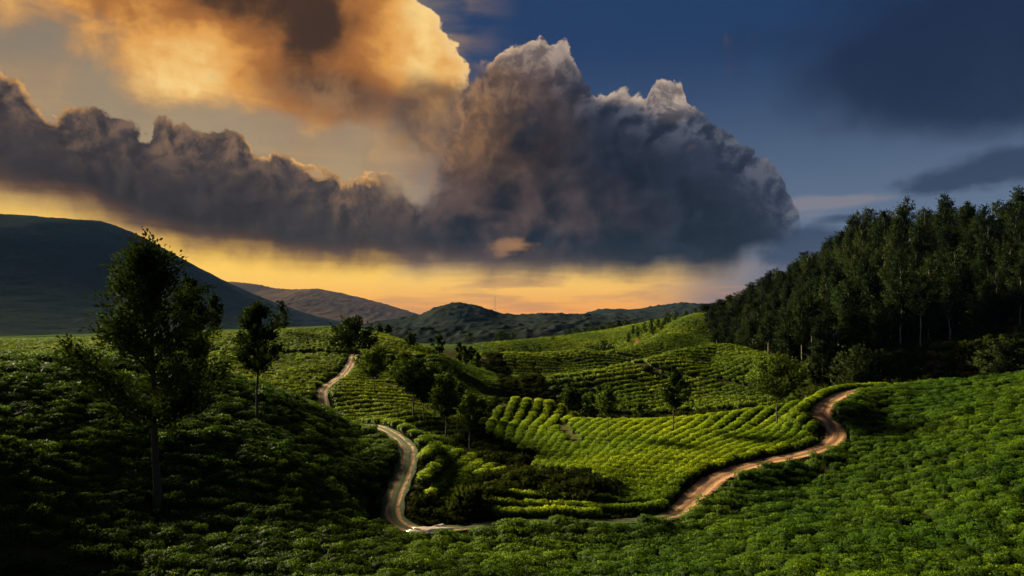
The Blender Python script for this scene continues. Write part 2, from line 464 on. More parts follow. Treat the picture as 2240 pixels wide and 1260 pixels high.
M['bark'] = bark_mat('silver oak bark', (0.016, 0.013, 0.010), (0.034, 0.028, 0.021))
M['pale_bark'] = bark_mat('eucalyptus bark', (0.07, 0.06, 0.05), (0.20, 0.18, 0.155))


def plain(name, col, rough=0.7, metal=0.0):
    m, nt, out = new_mat(name)
    c = cmix(noise(position(), 1.3, 4, 0.6), tuple(v * 0.75 for v in col), tuple(v * 1.2 for v in col))
    p = nt.nodes.new('ShaderNodeBsdfPrincipled'); nt.links.new(c.s, p.inputs['Base Color'])
    p.inputs['Roughness'].default_value = rough; p.inputs['Metallic'].default_value = metal
    nt.links.new(p.outputs[0], out.inputs[0]); return m


def road_mat():
    m, nt, out = new_mat('rutted earth track')
    u = S(attr('across').outputs['Fac']); g = S(attr('grassy').outputs['Fac'])
    P = position()
    n1 = noise(P, 0.9, 5, 0.6); n2 = noise(P, 6.0, 5, 0.65)
    au = S.m('ABSOLUTE', u)
    rut = sstep(S.m('ABSOLUTE', au - 0.46 + (n1 - 0.5) * 0.30), 0.30, 0.06)
    dirt = cmix(sstep(n2, 0.35, 0.7), (0.075, 0.038, 0.018), (0.19, 0.098, 0.046))
    dirt = cmix(rut, dirt, cmix(n2, (0.21, 0.108, 0.050), (0.40, 0.225, 0.115)))
    grass = cmix(n2, (0.014, 0.024, 0.005), (0.040, 0.056, 0.011))
    gf = sstep(g * 1.15 + (n1 - 0.5) * 1.1 + (n2 - 0.5) * 0.5 - rut * 0.42 + sstep(au, 0.66, 1.0) * 0.45, 0.25, 0.70)
    c = cmix(gf, dirt, grass)
    p = nt.nodes.new('ShaderNodeBsdfPrincipled'); nt.links.new(c.s, p.inputs['Base Color']); p.inputs['Roughness'].default_value = 0.9
    p.inputs['Specular IOR Level'].default_value = 0.15
    b = nt.nodes.new('ShaderNodeBump'); b.inputs['Strength'].default_value = 0.7; b.inputs['Distance'].default_value = 0.12
    nt.links.new((n2 + n1 - rut * 0.4).s, b.inputs['Height']); nt.links.new(b.outputs[0], p.inputs['Normal'])
    nt.links.new(p.outputs[0], out.inputs[0]); return m


M['road'] = road_mat()
mw, nt, out = new_mat('puddle water')
p = nt.nodes.new('ShaderNodeBsdfPrincipled'); p.inputs['Base Color'].default_value = (0.46, 0.37, 0.29, 1)
p.inputs['Roughness'].default_value = 0.04; p.inputs['Specular IOR Level'].default_value = 1.0
p.inputs['IOR'].default_value = 2.2
nt.links.new(p.outputs[0], out.inputs[0]); M['water'] = mw

# ------------------------------------------------------------------ the land: heights interpolated between surveyed points
TEA = 0.85
CP = []                            # x, y, z of the ground


def g(px, py, Y, top=0.0):         # a ground point seen at px, py and Y metres away (top: height of the growth on it)
    CP.append(((px - 1120) / F * Y, Y, (HOR - py) / F * Y - top))


def gz(px, Y, z): CP.append(((px - 1120) / F * Y, Y, z))


ROAD = [(775, 776, 163), (768, 796, 150), (748, 824, 138), (706, 855, 124), (716, 905, 114), (752, 930, 107), (826, 934, 98), (885, 972, 89), (893, 1005, 84), (880, 1050, 78.5),
        (862, 1095, 72.5), (862, 1138, 68), (905, 1164, 65.6), (985, 1160, 66.2), (1080, 1150, 67.5), (1200, 1142, 68.8), (1350, 1144, 68.8), (1465, 1133, 70),
        (1515, 1094, 74.2), (1572, 1046, 79.5), (1670, 1014, 84), (1775, 992, 87), (1828, 962, 91), (1818, 932, 95), (1797, 906, 98.5), (1818, 878, 104), (1875, 856, 112), (1960, 850, 124)]
for q in ROAD: g(*q)
# left hill
for q in ((0, 1250, 42), (560, 1250, 45), (900, 1250, 47), (-500, 1260, 38), (0, 1120, 46.5), (0, 1000, 51.5), (0, 880, 60), (0, 800, 68), (0, 772, 75), (200, 1150, 48.5), (345, 1098, 54),
          (345, 985, 60), (300, 860, 70), (300, 782, 82), (450, 806, 86), (580, 1120, 55), (640, 1000, 65.5), (560, 900, 76), (560, 836, 90), (640, 862, 93), (700, 885, 95), (760, 912, 96),
          (780, 1120, 62), (760, 1020, 75), (780, 955, 90), (810, 1010, 80), (-500, 1000, 46), (-500, 800, 60), (-500, 745, 72)): g(*q, TEA)
for px, Y, z in ((0, 96, -8.5), (300, 104, -10.5), (480, 108, -12.5), (0, 125, -9.5), (300, 126, -10.5), (500, 124, -12), (640, 114, -14.5), (-500, 96, -6), (-500, 125, -8)): gz(px, Y, z)
# terrace behind it and the plateau
for q in ((0, 768, 150), (300, 770, 152), (500, 780, 148), (640, 800, 142), (700, 782, 155), (0, 762, 162), (300, 762, 162), (550, 768, 162), (700, 770, 162), (850, 768, 164), (940, 767, 166),
          (0, 742, 205), (300, 735, 200), (560, 727, 195), (700, 719, 200), (780, 720, 208), (840, 730, 210), (900, 752, 200), (940, 762, 185), (-500, 740, 205), (-500, 760, 160)): g(*q, TEA)
for px, Y, z in ((0, 260, -9), (400, 260, -9), (700, 260, -8), (880, 255, -14), (0, 420, -20), (500, 420, -22), (800, 400, -22), (-500, 300, -12)): gz(px, Y, z)
# slope from the plateau into the valley
for q in ((830, 800, 150), (900, 790, 165), (980, 800, 172), (1020, 800, 190), (850, 860, 126), (920, 850, 135), (1000, 850, 140), (1050, 860, 148), (1085, 850, 166), (900, 905, 112), (980, 905, 121),
          (1060, 905, 129)): g(*q, TEA)
for q in ((900, 950, 107), (980, 966, 104), (1030, 985, 101), (1060, 960, 109), (1080, 925, 118), (1100, 880, 140), (1090, 820, 190), (1060, 790, 245), (1030, 772, 300)): g(*q, 0.4)
# near spur beside the track
for q in ((845, 912, 101), (905, 955, 95.5), (1000, 992, 91.5), (1105, 1024, 87.5), (950, 1010, 87), (1020, 1030, 84), (980, 1090, 75), (900, 1075, 76), (930, 1040, 81)): g(*q, TEA)
# gully
for q in ((940, 1120, 70.5), (1030, 1110, 71.5), (1075, 1060, 77), (1130, 1035, 83), (1180, 1060, 79), (1240, 1068, 77), (1310, 1070, 76.2), (1150, 1010, 91), (1080, 990, 98), (1080, 1100, 71.5)): g(*q, 0.6)
# bright knoll
for q in ((1110, 1098, 71.5), (1200, 1092, 72.6), (1290, 1104, 71.8), (1400, 1110, 72), (1360, 1060, 77.5), (1330, 1020, 83), (1240, 1012, 87), (1180, 995, 93), (1440, 1030, 81), (1440, 985, 89),
          (1340, 968, 96), (1250, 955, 102), (1180, 940, 112), (1110, 925, 122), (1150, 888, 136), (1210, 892, 134), (1230, 930, 115), (1290, 916, 118), (1400, 916, 118), (1490, 914, 117), (1600, 902, 115),
          (1540, 975, 92), (1600, 950, 98), (1700, 930, 102), (1720, 965, 92), (1700, 884, 117), (1790, 866, 117), (1850, 852, 118), (1740, 900, 110)): g(*q, TEA)
for px, Y, z in ((1150, 158, -22.5), (1230, 146, -22), (1300, 136, -21.5), (1400, 134, -21.5), (1550, 133, -20.5), (1700, 133, -19), (1800, 132, -18)): gz(px, Y, z)
# foreground and right hill
for q in ((1120, 1250, 49), (1120, 1190, 61), (1300, 1168, 64), (1500, 1160, 65), (1680, 1250, 49), (2240, 1250, 45), (2700, 1250, 42), (1640, 1090, 72), (1700, 1150, 62), (1800, 1040, 79), (1900, 1000, 81),
          (1900, 940, 92), (1880, 900, 100), (2000, 1100, 64), (2240, 1100, 57), (2240, 1000, 67), (2100, 920, 87), (2240, 890, 86), (1900, 853, 116), (2000, 838, 114), (2120, 825, 112), (2240, 814, 110),
          (2500, 795, 106), (2700, 900, 80)): g(*q, TEA)
for px, Y, z in ((1900, 134, -16), (1960, 138, -18), (2100, 137, -17.5), (2240, 135, -16.5), (2600, 132, -14), (2000, 160, -17), (2240, 155, -15)): gz(px, Y, z)
# wooded hill
for q in ((2240, 740, 178), (2240, 690, 205), (2240, 555, 258), (2600, 690, 190), (2600, 520, 250), (2120, 560, 284), (2120, 700, 215), (2000, 735, 215), (2000, 548, 305), (1900, 568, 335), (1900, 760, 210),
          (1800, 780, 215), (1760, 625, 395), (1760, 720, 290), (1680, 660, 435), (1680, 770, 240), (1620, 680, 460), (1600, 740, 330)): g(*q)
for px, Y, z in ((2240, 330, 16), (2000, 400, 14), (1760, 500, 6), (2600, 330, 20)): gz(px, Y, z)
# middle hills
for q in ((1220, 854, 168), (1300, 838, 176), (1380, 818, 188), (1460, 796, 205), (1540, 778, 218), (1600, 790, 205), (1650, 812, 185), (1700, 836, 170), (1300, 885, 155), (1450, 870, 158), (1560, 860, 162), (1640, 872, 150),
          (1120, 826, 226), (1180, 795, 255), (1260, 790, 262), (1340, 794, 262), (1400, 770, 295), (1450, 752, 318), (1520, 700, 390), (1480, 735, 345), (1180, 835, 205), (1260, 828, 212), (1350, 815, 225),
          (1080, 770, 360), (1150, 762, 380), (1200, 755, 410), (1320, 738, 470), (1440, 712, 540)): g(*q, TEA)
for px, Y, z in ((1230, 188, -21.5), (1300, 197, -20.5), (1400, 212, -20), (1500, 234, -17.5), (1570, 246, -15.5), (1250, 305, -23), (1350, 325, -22), (1130, 290, -24), (1200, 520, -22), (1100, 480, -22), (1350, 600, -16), (1000, 420, -22), (1000, 620, -24), (1250, 700, -22),
                 (1500, 640, 0), (1600, 600, 5), (800, 700, -24), (300, 700, -24), (1120, 900, -26), (2000, 700, 5), (-500, 700, -20), (2600, 700, 5)): gz(px, Y, z)
CP = np.array(CP)
Y0 = 38.0


def warp(x, y):
    yy = np.maximum(y, Y0)
    return np.clip(x / yy, -1.05, 1.05), np.log(yy)


_a, _b = warp(CP[:, 0], CP[:, 1])
_n = len(CP)


def _k(r2): return 0.5 * r2 * np.log(np.maximum(r2, 1e-12))


_K = _k((_a[:, None] - _a) ** 2 + (_b[:, None] - _b) ** 2) + np.eye(_n) * 2e-4
_P = np.stack([np.ones(_n), _a, _b], 1)
_sol = np.linalg.solve(np.block([[_K, _P], [_P.T, np.zeros((3, 3))]]), np.concatenate([CP[:, 2], np.zeros(3)]))


def tps(x, y):
    a, b = warp(x, y)
    out_ = np.empty(len(a))
    for i in range(0, len(a), 20000):
        s_ = slice(i, i + 20000)
        r2 = (a[s_, None] - _a) ** 2 + (b[s_, None] - _b) ** 2
        out_[s_] = _k(r2) @ _sol[:_n] + _sol[_n] + _sol[_n + 1] * a[s_] + _sol[_n + 2] * b[s_]
    return out_


def catmull(pts, step):
    P_ = np.array(pts, dtype=float); P_ = np.vstack([2 * P_[0] - P_[1], P_, 2 * P_[-1] - P_[-2]])
    o = []
    for i in range(1, len(P_) - 2):
        n = max(2, int(np.linalg.norm(P_[i + 1][:2] - P_[i][:2]) / step))
        for t in np.arange(n) / n:
            o.append(0.5 * ((2 * P_[i]) + (-P_[i - 1] + P_[i + 1]) * t + (2 * P_[i - 1] - 5 * P_[i] + 4 * P_[i + 1] - P_[i + 2]) * t * t
                            + (-P_[i - 1] + 3 * P_[i] - 3 * P_[i + 1] + P_[i + 2]) * t ** 3))
    o.append(P_[-2])
    return np.array(o)


ROAD3 = catmull([((px - 1120) / F * Y, Y, (HOR - py) / F * Y) for px, py, Y in ROAD], 0.5)
_kz = np.ones(15) / 15
ROAD3[:, 2] = np.convolve(np.pad(ROAD3[:, 2], 7, mode='edge'), _kz, 'valid')
# narrow paths between the fields (px, distance)
PATHS = [[(-300, 163), (300, 163.5), (700, 163.5), (775, 163.5), (860, 165), (950, 167.5), (1000, 172)],
         [(1240, 188), (1320, 196), (1400, 203), (1500, 214), (1560, 226), (1640, 232)],
         [(1380, 186), (1460, 180), (1560, 176), (1650, 168), (1720, 156)],
         [(1290, 268), (1360, 262), (1440, 258), (1540, 256)],
         [(1232, 122), (1236, 112), (1250, 105), (1265, 99)]]
PATHS = [catmull([W(*q) + (0,) for q in p_], 1.0)[:, :2] for p_ in PATHS]


def near(poly, x, y, reach):
    """distance to a polyline's samples and the index of the nearest, only where it can be within reach"""
    d = np.full(len(x), 1e9); ix = np.zeros(len(x), dtype=int)
    bb = (x > poly[:, 0].min() - reach) & (x < poly[:, 0].max() + reach) & (y > poly[:, 1].min() - reach) & (y < poly[:, 1].max() + reach)
    w_ = np.where(bb)[0]
    for i in range(0, len(w_), 20000):
        k = w_[i:i + 20000]
        dd = (x[k, None] - poly[:, 0]) ** 2 + (y[k, None] - poly[:, 1]) ** 2
        j = dd.argmin(1); ix[k] = j; d[k] = np.sqrt(dd[np.arange(len(k)), j])
    return d, ix


def height(x, y):
    x = np.atleast_1d(np.asarray(x, float)); y = np.atleast_1d(np.asarray(y, float))
    h = tps(x, y)
    h = h + (fbm(x * 0.11, y * 0.11, 3, 5) - 0.5) * 0.5 * smooth(20, 60, y)
    far = np.maximum(smooth(650, 1000, y), smooth(550, 900, np.abs(x)))
    h = lerp(np.clip(h, -30, 60), -24.0, far)
    cam_hill = -1.75 - 0.385 * np.maximum(y, -3) - 0.0006 * x * x
    h = lerp(np.maximum(cam_hill, -26), h, smooth(38, 47, y))
    for p_, hh_, ww_ in FOLDS:
        d, ix = near(p_, x, y, ww_ * 3)
        q_ = np.minimum(d / ww_, 20) ** 2
        h = h + hh_ * (1 - 0.7 * q_) * np.exp(-q_)
    d, ix = near(ROAD3, x, y, 8)
    h = lerp(h, ROAD3[ix, 2], 1 - smooth(2.2, 5.5, d))
    d, ix = near(PATHS[0], x, y, 6)
    h = h - 1.3 * (1 - smooth(1.0, 2.4, d))
    return h


FOLDS = [([(1190, 174), (1300, 181), (1380, 190), (1460, 205), (1540, 220), (1610, 214), (1680, 186)], 3.6, 13.0),
         ([(1100, 236), (1190, 256), (1270, 262), (1340, 268), (1400, 292), (1460, 325), (1520, 380)], 4.2, 19.0),
         ([(1085, 372), (1200, 412), (1320, 470), (1440, 530)], 4.5, 34.0),
         ([(1100, 128), (1150, 137), (1205, 136)], 1.6, 7.0)]
FOLDS = [(catmull([W(*q) + (0,) for q in p_], 3.0)[:, :2], h_, w_) for p_, h_, w_ in FOLDS]


def H1(x, y): return float(height([x], [y])[0])


def axis(a0, a1, fine, lo, hi, gr):
    v = list(np.arange(a0, a1 + 1e-6, fine)); s_ = fine
    while v[-1] < hi: s_ *= gr; v.append(v[-1] + s_)
    s_ = fine; pre = [a0]
    while pre[-1] > lo: s_ *= gr; pre.append(pre[-1] - s_)
    return np.array(pre[:0:-1] + v)


gx = axis(-70, 78, 0.8, -7600, 7600, 1.06)
gy = np.concatenate([axis(36, 128, 0.75, -500, 1100, 1.025)])
gy = np.concatenate([gy, gy[-1] + np.cumsum(30 * 1.12 ** np.arange(1, 31))]); gy = gy[gy < 7700]
XX, YY = np.meshgrid(gx, gy)
ZZ = height(XX.ravel(), YY.ravel())
link('ground', mesh_np('ground', np.stack([XX.ravel(), YY.ravel(), ZZ], 1), grid_faces(len(gx), len(gy)), M['soil'], True), kind='structure',
     label='rolling valley floor and hillsides under the tea')


# ------------------------------------------------------------------ far hills
def ridge(name, label, prof_px, D, wf, wb, seed, amp, x_pad=0, nx=260, ny=90, mat='hill', base=-60, canopy=0.0):
    pr = np.array([((px - 1120) / F * D, (HOR - py) / F * D) for px, py in prof_px])
    xs = np.linspace(pr[0, 0], pr[-1, 0], nx)
    crest = np.interp(xs, pr[:, 0], pr[:, 1])
    kk = np.ones(5) / 5; crest = np.convolve(np.pad(crest, 2, mode='edge'), kk, 'valid')
    t = np.concatenate([np.linspace(-1, 0, int(ny * 0.7)), np.linspace(0, 1, ny - int(ny * 0.7) + 1)[1:]])
    X, T = np.meshgrid(xs, t)
    Cz = np.broadcast_to(crest, X.shape)
    ww = np.where(T < 0, wf, wb)
    Y = D + T * ww
    fall = np.where(T < 0, 1 - smooth(0, 1, -T) * 0.65 - 0.35 * (-T), 1 - T ** 1.4)
    n = fbm(X / wf * 5 + 31, Y / wf * 5, 5, seed) - 0.5
    spur = (fbm(X / wf * 3.3 + 7, T * 0.9 + 3, 3, seed + 5) - 0.5)
    Z = base + (Cz - base) * fall + (n * amp + spur * amp * 1.8) * np.minimum(1, np.abs(T) * 3) * np.clip(fall, 0.1, 1)
    if canopy:
        Z = Z + canopy * (vnoise(X / canopy * 0.55, Y / canopy * 0.55, seed + 9) ** 2) + canopy * 0.5 * np.abs(fbm(X / canopy * 0.2, Y / canopy * .2, 2, seed + 3) - 0.5)
    me = mesh_np(name, np.stack([X.ravel(), Y.ravel(), Z.ravel()], 1), grid_faces(nx, len(t)), M[mat], True)
    HILLS.append(BVHTree.FromPolygons([tuple(q) for q in np.stack([X.ravel(), Y.ravel(), Z.ravel()], 1).tolist()], grid_faces(nx, len(t)).tolist()))
    return link(name, me, kind='structure', label=label)


HILLS = []
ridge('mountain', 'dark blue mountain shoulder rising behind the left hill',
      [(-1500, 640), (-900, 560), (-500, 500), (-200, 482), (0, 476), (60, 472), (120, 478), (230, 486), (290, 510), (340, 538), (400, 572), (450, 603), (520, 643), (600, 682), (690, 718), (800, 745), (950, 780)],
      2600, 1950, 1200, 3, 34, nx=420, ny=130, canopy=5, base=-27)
ridge('hill', 'hazy brown ridge beyond the mountain, lit by the afterglow',
      [(100, 690), (300, 640), (430, 622), (510, 617), (560, 622), (605, 632), (650, 634), (695, 632), (740, 640), (800, 655), (850, 668), (915, 689), (1000, 706), (1200, 730)],
      5200, 1900, 1500, 11, 40, nx=320, ny=80, canopy=8, mat='hill_haze_brown')
ridge('hill', 'rounded grey hill carrying the mast, below the glow',
      [(640, 745), (760, 722), (830, 705), (880, 697), (930, 689), (955, 676), (985, 667), (1015, 664), (1050, 672), (1090, 687), (1130, 692), (1200, 686), (1250, 689), (1300, 690), (1400, 696), (1600, 705)],
      1500, 620, 600, 21, 13, nx=380, ny=90, canopy=6)
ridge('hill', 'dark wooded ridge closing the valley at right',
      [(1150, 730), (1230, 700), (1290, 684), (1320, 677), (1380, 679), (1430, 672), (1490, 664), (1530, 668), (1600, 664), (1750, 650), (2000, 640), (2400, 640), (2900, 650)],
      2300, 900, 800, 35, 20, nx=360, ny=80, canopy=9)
ridge('hill', 'low dark wooded rise in the middle of the valley',
      [(600, 760), (760, 738), (850, 724), (960, 716), (1060, 708), (1130, 712), (1220, 706), (1300, 700), (1380, 708), (1480, 716), (1600, 730)],
      820, 260, 260, 47, 7, nx=360, ny=80, canopy=4.5)


# ------------------------------------------------------------------ leaves, bushes, trees
def face_out(v, f, out_dir, mix=0.65):
    """turn each leaf's front to out_dir and bend its shading normals towards it"""
    q = v[f]; nrm = np.cross(q[:, 2] - q[:, 0], q[:, 3] - q[:, 1]); nrm /= np.linalg.norm(nrm, axis=1, keepdims=True) + 1e-9
    o = out_dir / (np.linalg.norm(out_dir, axis=1, keepdims=True) + 1e-9)
    flip = (nrm * o).sum(1) < 0
    f = f.copy(); f[flip] = f[flip][:, ::-1]; nrm[flip] *= -1
    n = nrm * (1 - mix) + o * mix; n /= np.linalg.norm(n, axis=1, keepdims=True) + 1e-9
    N = np.zeros_like(v); N[f.ravel()] = np.repeat(n, 4, 0)
    return f, N


def leaves(c, d, length, width, r, droop=0.0):
    """rhombic leaves at centres c pointing along d"""
    n = len(c)
    d = d / (np.linalg.norm(d, axis=1, keepdims=True) + 1e-9)
    s_ = np.cross(d, r.normal(size=(n, 3))); s_ /= (np.linalg.norm(s_, axis=1, keepdims=True) + 1e-9)
    L = (length * r.uniform(0.7, 1.3, n))[:, None]; Wd = (width * r.uniform(0.7, 1.3, n))[:, None]
    nrm = np.cross(d, s_)
    v = np.stack([c - d * L * 0.5, c + s_ * Wd * 0.5 - nrm * Wd * 0.15, c + d * L * 0.5 - np.array([0, 0, 1.0]) * L * droop, c - s_ * Wd * 0.5 - nrm * Wd * 0.15], 1).reshape(-1, 3)
    return v, np.arange(n * 4).reshape(-1, 4)


def tube(pts, rad, k=6):
    pts = np.asarray(pts, float); n = len(pts)
    a = np.arange(k) / k * 2 * np.pi
    t = np.gradient(pts, axis=0); t /= np.linalg.norm(t, axis=1, keepdims=True) + 1e-9
    ref = np.where(np.abs(t[:, 2:3]) > 0.9, np.array([[1.0, 0, 0]]), np.array([[0, 0, 1.0]]))
    u = np.cross(t, ref); u /= np.linalg.norm(u, axis=1, keepdims=True) + 1e-9
    w_ = np.cross(t, u)
    rad = np.asarray(rad, float)[:, None, None]
    v = (pts[:, None, :] + rad * (np.cos(a)[None, :, None] * u[:, None, :] + np.sin(a)[None, :, None] * w_[:, None, :])).reshape(-1, 3)
    f = []
    for i in range(n - 1):
        for j in range(k):
            f.append((i * k + j, i * k + (j + 1) % k, (i + 1) * k + (j + 1) % k, (i + 1) * k + j))
    return v, np.array(f)


def join(parts):
    vs, fs, off_ = [], [], 0
    for v, f in parts:
        vs.append(v); fs.append(f + off_); off_ += len(v)
    return np.concatenate(vs), np.concatenate(fs)


def bush_mesh(name, seed, nleaf, leaf, mat, flat=0.45, rx=0.78, hz=0.95):
    """tea bush: a plucked, nearly flat dome of leaves over a dark frame of twigs; one metre or so across"""
    r = np.random.default_rng(seed)
    u = r.uniform(0, 1, nleaf); th = r.uniform(0, 2 * np.pi, nleaf)
    ph = np.arccos(1 - u * 1.25)                      # from the top to below the widest ring
    lump = 1 + 0.16 * np.sin(3 * th + seed) * np.sin(ph * 2 + seed) + 0.10 * np.sin(5 * th + 2.1 * seed) + r.normal(0, 0.05, nleaf)
    rr = rx * np.sin(ph) ** 0.75 * lump
    z = hz * (0.42 + 0.58 * np.sign(np.cos(ph)) * np.abs(np.cos(ph)) ** flat) * (0.94 + 0.06 * lump) + r.normal(0, 0.035, nleaf)
    z = np.where(np.cos(ph) < 0, hz * r.uniform(0.1, 0.5, nleaf), z)
    c = np.stack([rr * np.cos(th), rr * np.sin(th), z], 1)
    d = np.stack([np.cos(th) * np.sin(ph), np.sin(th) * np.sin(ph), 0.55 + 0 * th], 1) + r.normal(0, 0.55, (nleaf, 3))
    v, f = leaves(c, d, leaf, leaf * 0.46, r)
    f, LN = face_out(v, f, np.stack([rr * np.cos(th), rr * np.sin(th), 0.15 + 1.1 * np.maximum(z - 0.35 * hz, 0)], 1), 0.6)
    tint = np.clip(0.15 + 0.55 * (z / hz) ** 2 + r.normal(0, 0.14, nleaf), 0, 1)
    # inner frame
    k = 8; a = np.arange(k) / k * 2 * np.pi
    rings = [(0.30, 0.0), (0.62, 0.30), (0.60, 0.66), (0.30, 0.84)]
    iv = np.concatenate([np.stack([rx * q * np.cos(a) * (1 + 0.1 * np.sin(2 * a + seed)), rx * q * np.sin(a), np.full(k, hz * zz)], 1) for q, zz in rings])
    fi = np.array([(i * k + j, i * k + (j + 1) % k, (i + 1) * k + (j + 1) % k, (i + 1) * k + j) for i in range(3) for j in range(k)] +
                  [(24 + j, 24 + j + 1, 24 + 6 - j, 24 + 7 - j) for j in range(3)])
    V, Fq = join([(v, f), (iv, fi)])
    return mesh_np(name, V, Fq, mat, tint=np.concatenate([tint, np.full(len(fi), 0.0)]),
                   normals=np.concatenate([LN, np.stack([iv[:, 0], iv[:, 1], 0.3 + 0 * iv[:, 0]], 1) / (np.linalg.norm(np.stack([iv[:, 0], iv[:, 1], 0.3 + 0 * iv[:, 0]], 1), axis=1, keepdims=True))]))


def source(colname, meshes):
    c = bpy.data.collections.new(colname)
    for i, me in enumerate(meshes):
        o = bpy.data.objects.new(f'{colname}_{i}', me); c.objects.link(o)
    return c


def scatter_group(col):
    ng = bpy.data.node_groups.new('scatter_' + col.name, 'GeometryNodeTree')
    ng.interface.new_socket('Geometry', in_out='INPUT', socket_type='NodeSocketGeometry')
    ng.interface.new_socket('Geometry', in_out='OUTPUT', socket_type='NodeSocketGeometry')
    N = ng.nodes; L = ng.links
    gi = N.new('NodeGroupInput'); go = N.new('NodeGroupOutput')
    ci = N.new('GeometryNodeCollectionInfo'); ci.inputs['Collection'].default_value = col
    ci.inputs['Separate Children'].default_value = True; ci.inputs['Reset Children'].default_value = True
    ip = N.new('GeometryNodeInstanceOnPoints'); ip.inputs['Pick Instance'].default_value = True
    def na(nm, ty):
        a = N.new('GeometryNodeInputNamedAttribute'); a.data_type = ty; a.inputs['Name'].default_value = nm
        return a.outputs['Attribute']
    L.new(gi.outputs[0], ip.inputs['Points']); L.new(ci.outputs[0], ip.inputs['Instance'])
    L.new(na('rot', 'FLOAT_VECTOR'), ip.inputs['Rotation']); L.new(na('scl', 'FLOAT_VECTOR'), ip.inputs['Scale'])
    L.new(na('idx', 'INT'), ip.inputs['Instance Index'])
    L.new(ip.outputs[0], go.inputs[0])
    return ng


GROUPS = {}


def scatter(name, col, pos, rot, scl, idx, label, cat):
    me = bpy.data.meshes.new(name); n = len(pos)
    me.vertices.add(n); me.vertices.foreach_set('co', np.asarray(pos, np.float32).ravel())
    for nm, ty, dat in (('rot', 'FLOAT_VECTOR', rot), ('scl', 'FLOAT_VECTOR', scl)):
        me.attributes.new(nm, ty, 'POINT').data.foreach_set('vector', np.asarray(dat, np.float32).ravel())
    me.attributes.new('idx', 'INT', 'POINT').data.foreach_set('value', np.asarray(idx, np.int32))
    o = link(name, me, kind='stuff', label=label, cat=cat)
    if col.name not in GROUPS: GROUPS[col.name] = scatter_group(col)
    md = o.modifiers.new('scatter', 'NODES'); md.node_group = GROUPS[col.name]
    return o


BUSH_NEAR = [bush_mesh('tea_bush_near', 100 + i, 460, 0.145, M['tea_deep_shade']) for i in range(6)]
BUSH_FRESH = [bush_mesh('tea_bush_fresh', 140 + i, 300, 0.17, M['tea_fresh_lit'], flat=0.34) for i in range(6)]
BUSH_MID = [bush_mesh('tea_bush_mid', 120 + i, 120, 0.26, M['tea_olive_dim']) for i in range(4)]
BUSH_FAR = [bush_mesh('tea_bush_far', 160 + i, 60, 0.40, M['tea_olive_dim']) for i in range(3)]
C_NEAR, C_FRESH, C_MID, C_FAR = source('near_tea', BUSH_NEAR), source('fresh_tea', BUSH_FRESH), source('middle_tea', BUSH_MID), source('far_tea', BUSH_FAR)


def inside(poly, px, Y):
    p_ = np.array(poly, float); n = len(p_); r_ = np.zeros(len(px), bool)
    j = n - 1
    for i in range(n):
        xi, yi = p_[i]; xj, yj = p_[j]
        c = ((yi > Y) != (yj > Y)) & (px < (xj - xi) * (Y - yi) / (yj - yi + 1e-12) + xi)
        r_ ^= c; j = i
    return r_


RP = [(px, Y) for px, py, Y in ROAD]


def ri(px, Y): return min(range(len(RP)), key=lambda i: abs(RP[i][0] - px) + 3 * abs(RP[i][1] - Y))


